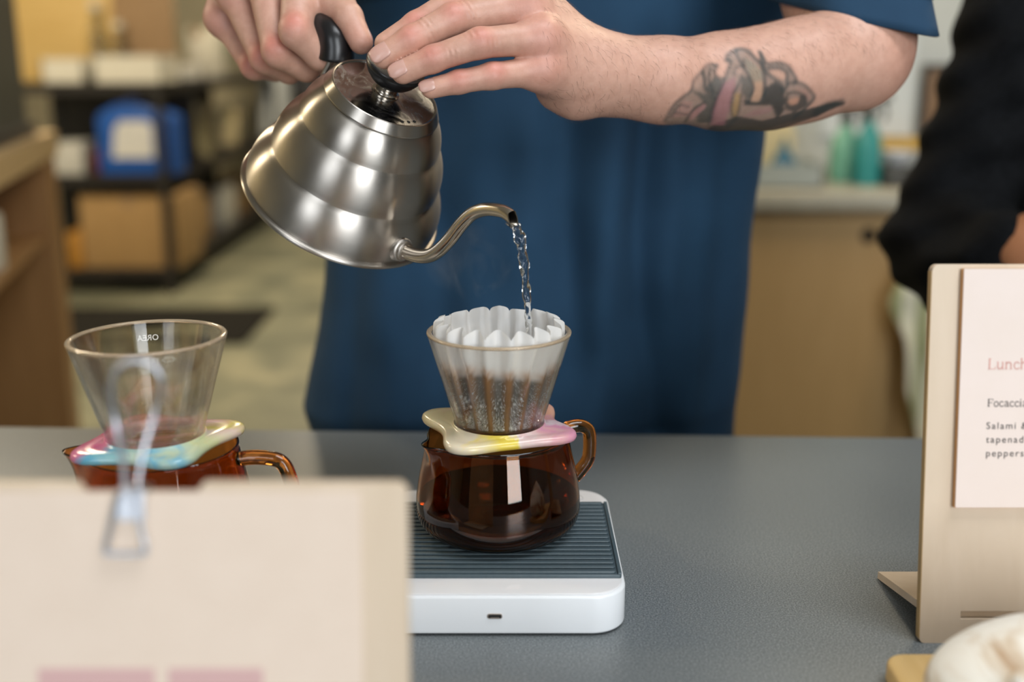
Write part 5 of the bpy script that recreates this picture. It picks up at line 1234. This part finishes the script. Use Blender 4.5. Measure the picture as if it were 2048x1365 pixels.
def jar(u, vtop, Y, r, zb, label):
    x = X(u, Y, 100); h = Z(vtop, Y) - zb; t = thing('glass_jar', label, 'jar', (x, Y, zb), 'glass jars on the shelving')
    obj('jar_body', MB().lathe([(0.0001, 0), (r * 0.95, 0), (r, 0.008), (r, h * 0.6), (r * 0.55, h * 0.75), (r * 0.5, h * 0.9), (r * 0.45, h * 0.9), (r * 0.5, h * 0.74), (r * 0.94, h * 0.58), (r * 0.94, 0.012), (0.0001, 0.01)], 32, (x, Y, zb)), M['jar'], t)
    obj('lid', MB().lathe([(0.0001, h * 0.9), (r * 0.58, h * 0.9), (r * 0.58, h), (0.0001, h)], 24, (x, Y, zb)), M['tray_white'], t)
jar(196, 2, SY + 0.458, 0.05, zC + 0.001, 'tall glass jar with a pale lid between the yellow and brown panels'); jar(240, 44, SY + 0.385, 0.045, zC + 0.001, 'short glass jar standing between the wide tray and the brown panel')
# long shelf contents
LY = SY + 0.75
def onshelf(u, v, Y): return X(u, Y, v), Z(v, Y)
def pot(u, vtop, Y, r, zb, m_, label, name='steel_pot', cat='pot'):
    x = X(u, Y, 250); h = Z(vtop, Y) - zb; t = thing(name, label, cat, (x, Y, zb))
    obj('pot_body', MB().lathe([(0.0001, 0), (r * 0.95, 0), (r, 0.01), (r, h), (r * 0.96, h), (r * 0.95, 0.012), (0.0001, 0.012)], 40, (x, Y, zb)), m_, t)
    for s_ in (-1, 1): obj('pot_handle', MB().tube([(x + s_ * r, Y - 0.03, zb + h * 0.8), (x + s_ * (r + 0.03), Y - 0.02, zb + h * 0.8), (x + s_ * (r + 0.03), Y + 0.02, zb + h * 0.8), (x + s_ * r, Y + 0.03, zb + h * 0.8)], 0.006, 8), m_, t)
pot(384, 205, 7.0, 0.13, zB + 0.001, M['steel_tube'], 'dark steel pot on the long shelving behind the canister')
pot(438, 215, 8.0, 0.13, zB + 0.001, M['cream'], 'pale cream pot on the long shelving beyond the steel pot', 'cream_pot')
carton(352, 384, 402, zA + 0.001, 6.75, 0.35, M['cardboard'], 'brown cardboard box low on the long shelving beside the post')
carton(392, 440, 378, zA + 0.001, 7.4, 0.4, M['paper_white'], 'white carton low on the long shelving between two boxes', 'white_carton', 'carton')
carton(440, 476, 352, zA + 0.001, 8.1, 0.4, M['cardboard'], 'small brown cardboard box at the far end of the long shelving', flap=False)
carton(346, 376, 130, zC + 0.001, 6.8, 0.4, M['paper_white'], 'white carton on top of the long shelving beside the brown panel', 'white_carton', 'carton')
carton(392, 430, 55, zC + 0.001, 7.4, 0.45, M['tray_white'], 'tall cream carton on top of the long shelving', 'cream_carton', 'carton')
# potted plant above the long shelving
pl_ = thing('potted_plant', 'leafy green potted plant standing on top of the long shelving', 'plant', (X(396, 7.75), 8.1, zC))
px_, pz_ = X(396, 7.75, 60), zC + 0.001
obj('plant_pot', MB().lathe([(0.0001, 0), (0.06, 0), (0.085, 0.13), (0.078, 0.13), (0.0001, 0.11)], 32, (px_, 8.1, pz_)), M['machine_dark'], pl_)
for k in range(26):
    a = rng.uniform(0, 2 * PI); el_ = rng.uniform(0.5, 1.3); Lf = rng.uniform(0.16, 0.34); d = np.array((math.cos(a) * math.cos(el_), math.sin(a) * math.cos(el_), math.sin(el_))); s_ = np.array((-math.sin(a), math.cos(a), 0)); o_ = np.array((px_, 8.1, pz_ + 0.11)); V = []
    for j in range(7):
        q = j / 6; c_ = o_ + d * Lf * q + np.array((0, 0, -0.10 * q * q)); wv = 0.035 * math.sin(PI * (0.12 + 0.86 * q))
        V += [c_ - s_ * wv, c_ + np.array((0, 0, -0.006)), c_ + s_ * wv]
    F = [(3 * j + i, 3 * j + i + 1, 3 * j + 4 + i, 3 * j + 3 + i) for j in range(6) for i in (0, 1)]
    lf = obj('leaf', MB().add(V, F), M['green_leaf'], pl_, angle=0); lf.modifiers.new('t', 'SOLIDIFY').thickness = 0.002
# pale column beyond the shelving, tall dark fridge next to it
xa, xb = X(528, 8.9), X(588, 8.9)
struct('trim_1', MB().box((xa, 8.9, 0), (xb, 9.1, ZC)), M['whiteboard'], smooth=False)
fr_ = thing('tall_fridge', 'tall dark fridge behind the kettle next to the pale column', 'fridge', (X(680, 8.6), 8.9, 0))
fx0, fx1 = X(598, 8.6), X(800, 8.6)
obj('cabinet_body', MB().box((fx0, 8.62, 0.02), (fx1, 9.4, 2.0), 0.01), M['machine_dark'], fr_); obj('door', MB().box((fx0 + 0.005, 8.60, 0.12), (fx1 - 0.005, 8.618, 1.98), 0.004), M['dark_metal'], fr_)
obj('handle', MB().tube([(fx0 + 0.08, 8.595, 0.9), (fx0 + 0.08, 8.56, 0.92), (fx0 + 0.08, 8.56, 1.35), (fx0 + 0.08, 8.595, 1.37)], 0.012, 10), M['wire'], fr_)
for fx in (fx0 + 0.05, fx1 - 0.05): obj('foot', MB().box((fx - 0.03, 8.7, 0), (fx + 0.03, 8.8, 0.02)), M['dark'], fr_, smooth=False)
# dark band on the floor in front of the shelving, a thin black sheet
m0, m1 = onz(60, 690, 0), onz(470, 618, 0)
single('dark_floor_sheet', MB().prism(rrect(-2.9, m0[1], X(500, 5.0, 650), m1[1], 0.03), 0.0, 0.012, bev=0.003), M['dark_sheet'], 'thin black sheet on the concrete floor before the shelving', 'mat')
# wooden bench end at the left, running away at a slight angle
bl = math.radians(13.5); bdv = Vector((-math.sin(bl), math.cos(bl), 0)); bsd = Vector((math.cos(bl), math.sin(bl), 0))
E0 = Vector(P(104, 262, 3.3))
BTz = E0.z
def bpt(s_, w_, z): p = Vector((E0.x, E0.y, 0)) + bdv * s_ - bsd * w_; return (p.x, p.y, z)
wbn = thing('wooden_bench', 'plywood side bench with a thick top and open dark side', 'bench', bpt(-0.8, 0.35, 0))
def slab(s0, s1, w0, w1, z0, z1):
    V = [bpt(s_, w_, z) for z in (z0, z1) for w_ in (w0, w1) for s_ in (s0, s1)]
    return MB().add(V, [(0, 2, 3, 1), (4, 5, 7, 6), (0, 1, 5, 4), (2, 6, 7, 3), (0, 4, 6, 2), (1, 3, 7, 5)])
obj('top', slab(-1.8, 0.02, -0.01, 0.75, BTz - 0.065, BTz), M['ply_top'], wbn, smooth=False)
obj('end_panel', slab(-0.16, 0.0, 0.0, 0.72, 0, BTz - 0.066), M['ply_brown'], wbn, smooth=False)
obj('shade_backing', slab(-1.78, -0.161, 0.68, 0.72, 0, BTz - 0.066), M['ply_brown'], wbn, smooth=False)
obj('end_panel', slab(-1.80, -1.76, 0.0, 0.679, 0, BTz - 0.066), M['ply_brown'], wbn, smooth=False)
obj('inner_shelf', slab(-1.759, -0.161, 0.02, 0.679, 0.74, 0.76), M['ply_brown'], wbn, smooth=False)
# grinder-like machine standing on the bench
mc = thing('coffee_machine', 'grey metal coffee machine standing on the plywood side bench', 'machine', bpt(-0.5, 0.3, BTz))
obj('housing', slab(-0.75, -0.12, 0.075, 0.55, BTz + 0.03, BTz + 0.40), M['machine'], mc, smooth=False)
obj('side_frame', slab(-0.78, -0.09, 0.05, 0.074, BTz + 0.012, BTz + 0.46), M['machine_dark'], mc, smooth=False)
obj('drip_tray', slab(-0.80, -0.06, 0.03, 0.55, BTz, BTz + 0.0299), M['dark_metal'], mc, smooth=False)
obj('group_head', MB().lathe([(0.0001, 0), (0.04, 0), (0.042, 0.05), (0.03, 0.07), (0.0001, 0.07)], 24, bpt(-0.3, 0.60, BTz + 0.22)), M['wire'], mc)
# white roll by the bench and an orange crate behind it
c_ = bpt(-0.70, 0.09, 0.7605); 
single('paper_roll', MB().lathe([(0.02, 0), (0.060, 0), (0.063, 0.004), (0.063, 0.126), (0.060, 0.13), (0.02, 0.13)], 32, c_, closed=True), M['tray_white'], 'white paper roll on the inner shelf of the plywood bench', 'paper roll')
carton(121, 149, 466, zA + 0.001, SY + 0.03, 0.2, M['orange'], 'small orange carton on the bottom shelf left of the cardboard box', 'orange_carton', 'carton', False)

# ================================================================ fine hairs on the forearm
def arm_hair():
    me = body.data; n = len(LV); nr = np.empty(len(me.vertices) * 3); me.vertices.foreach_get('normal', nr); nr = nr.reshape(-1, 3)[:n]
    r_ = random.Random(5); cand = np.where((LV[:, 0] > 0.02) & (LV[:, 0] < 0.29) & (nr[:, 1] < 0.25) & ((nr[:, 2] > 0.2) | (LV[:, 0] < 0.12)))[0]; mb = MB()
    for q in range(700):
        i = cand[r_.randrange(len(cand))]; p = LV[i]; nn_ = nr[i]; L_ = r_.uniform(0.004, 0.009)
        d = np.array((r_.uniform(-0.2, 0.5), r_.uniform(-0.2, 0.2), r_.uniform(-0.9, -0.2))); d = d - nn_ * (d @ nn_); d /= np.linalg.norm(d) + 1e-9
        mb.tube([p - nn_ * 0.0003, p + nn_ * L_ * 0.18 + d * L_ * 0.45, p + nn_ * L_ * 0.14 + d * L_], (0.00006, 0.00005, 0.00002), 3, cap=False)
    o = obj('arm_hair', mb, M['hair'], body, merge=False, angle=0); o['kind'] = 'stuff'; o['label'] = 'fine dark hairs on the forearm'
arm_hair()

# ================================================================ steam drifting between spout and filter
M['steam'] = bpy.data.materials.new('steam'); M['steam'].use_nodes = True
_t = M['steam'].node_tree; _t.nodes.clear(); _o = _t.nodes.new('ShaderNodeOutputMaterial'); _v = _t.nodes.new('ShaderNodeVolumeScatter'); _v.inputs['Color'].default_value = (0.95, 0.97, 1, 1); _v.inputs['Anisotropy'].default_value = 0.2
_tc = _t.nodes.new('ShaderNodeTexCoord'); _mp = _t.nodes.new('ShaderNodeMapping'); _mp.inputs['Scale'].default_value = (1, 1, 0.6); _nz = _t.nodes.new('ShaderNodeTexNoise'); _nz.inputs['Scale'].default_value = 22; _nz.inputs['Detail'].default_value = 3; _nz.inputs['Distortion'].default_value = 2.2
_mr = _t.nodes.new('ShaderNodeMapRange'); _mr.inputs[1].default_value = 0.50; _mr.inputs[2].default_value = 0.75; _mr.inputs[3].default_value = 0.0; _mr.inputs[4].default_value = 34.0; _mu = _t.nodes.new('ShaderNodeMath'); _mu.operation = 'MULTIPLY'; _m2 = _t.nodes.new('ShaderNodeMapping'); _m2.inputs['Location'].default_value = (0, 0, -0.98); _m2.inputs['Scale'].default_value = (28, 28, 34); _gs = _t.nodes.new('ShaderNodeTexGradient'); _gs.gradient_type = 'SPHERICAL'
for a_, b_ in ((_tc.outputs['Object'], _mp.inputs[0]), (_mp.outputs[0], _nz.inputs['Vector']), (_nz.outputs['Fac'], _mr.inputs[0]), (_mr.outputs[0], _mu.inputs[0]), (_tc.outputs['Object'], _m2.inputs[0]), (_m2.outputs[0], _gs.inputs[0]), (_gs.outputs['Fac'], _mu.inputs[1]), (_mu.outputs[0], _v.inputs['Density']), (_v.outputs[0], _o.inputs['Volume'])): _t.links.new(a_, b_)
st = MB(); 
def puff(t_, r, z, j): return r * (1 + 0.16 * math.sin(3 * t_ + z * 40) + 0.08 * math.sin(5 * t_ - z * 70)), z
prs = [(0.0001, 0.0), (0.020, 0.002), (0.028, 0.010), (0.034, 0.024), (0.036, 0.040), (0.030, 0.050), (0.018, 0.056), (0.0001, 0.058)]
st.lathe(prs, 40, (-0.034, 0.822, 1.072), disp=puff)
so = single('steam', st, M['steam'], 'faint wisps of steam rising from the paper filter towards the kettle', 'steam', angle=0); so['kind'] = 'stuff'
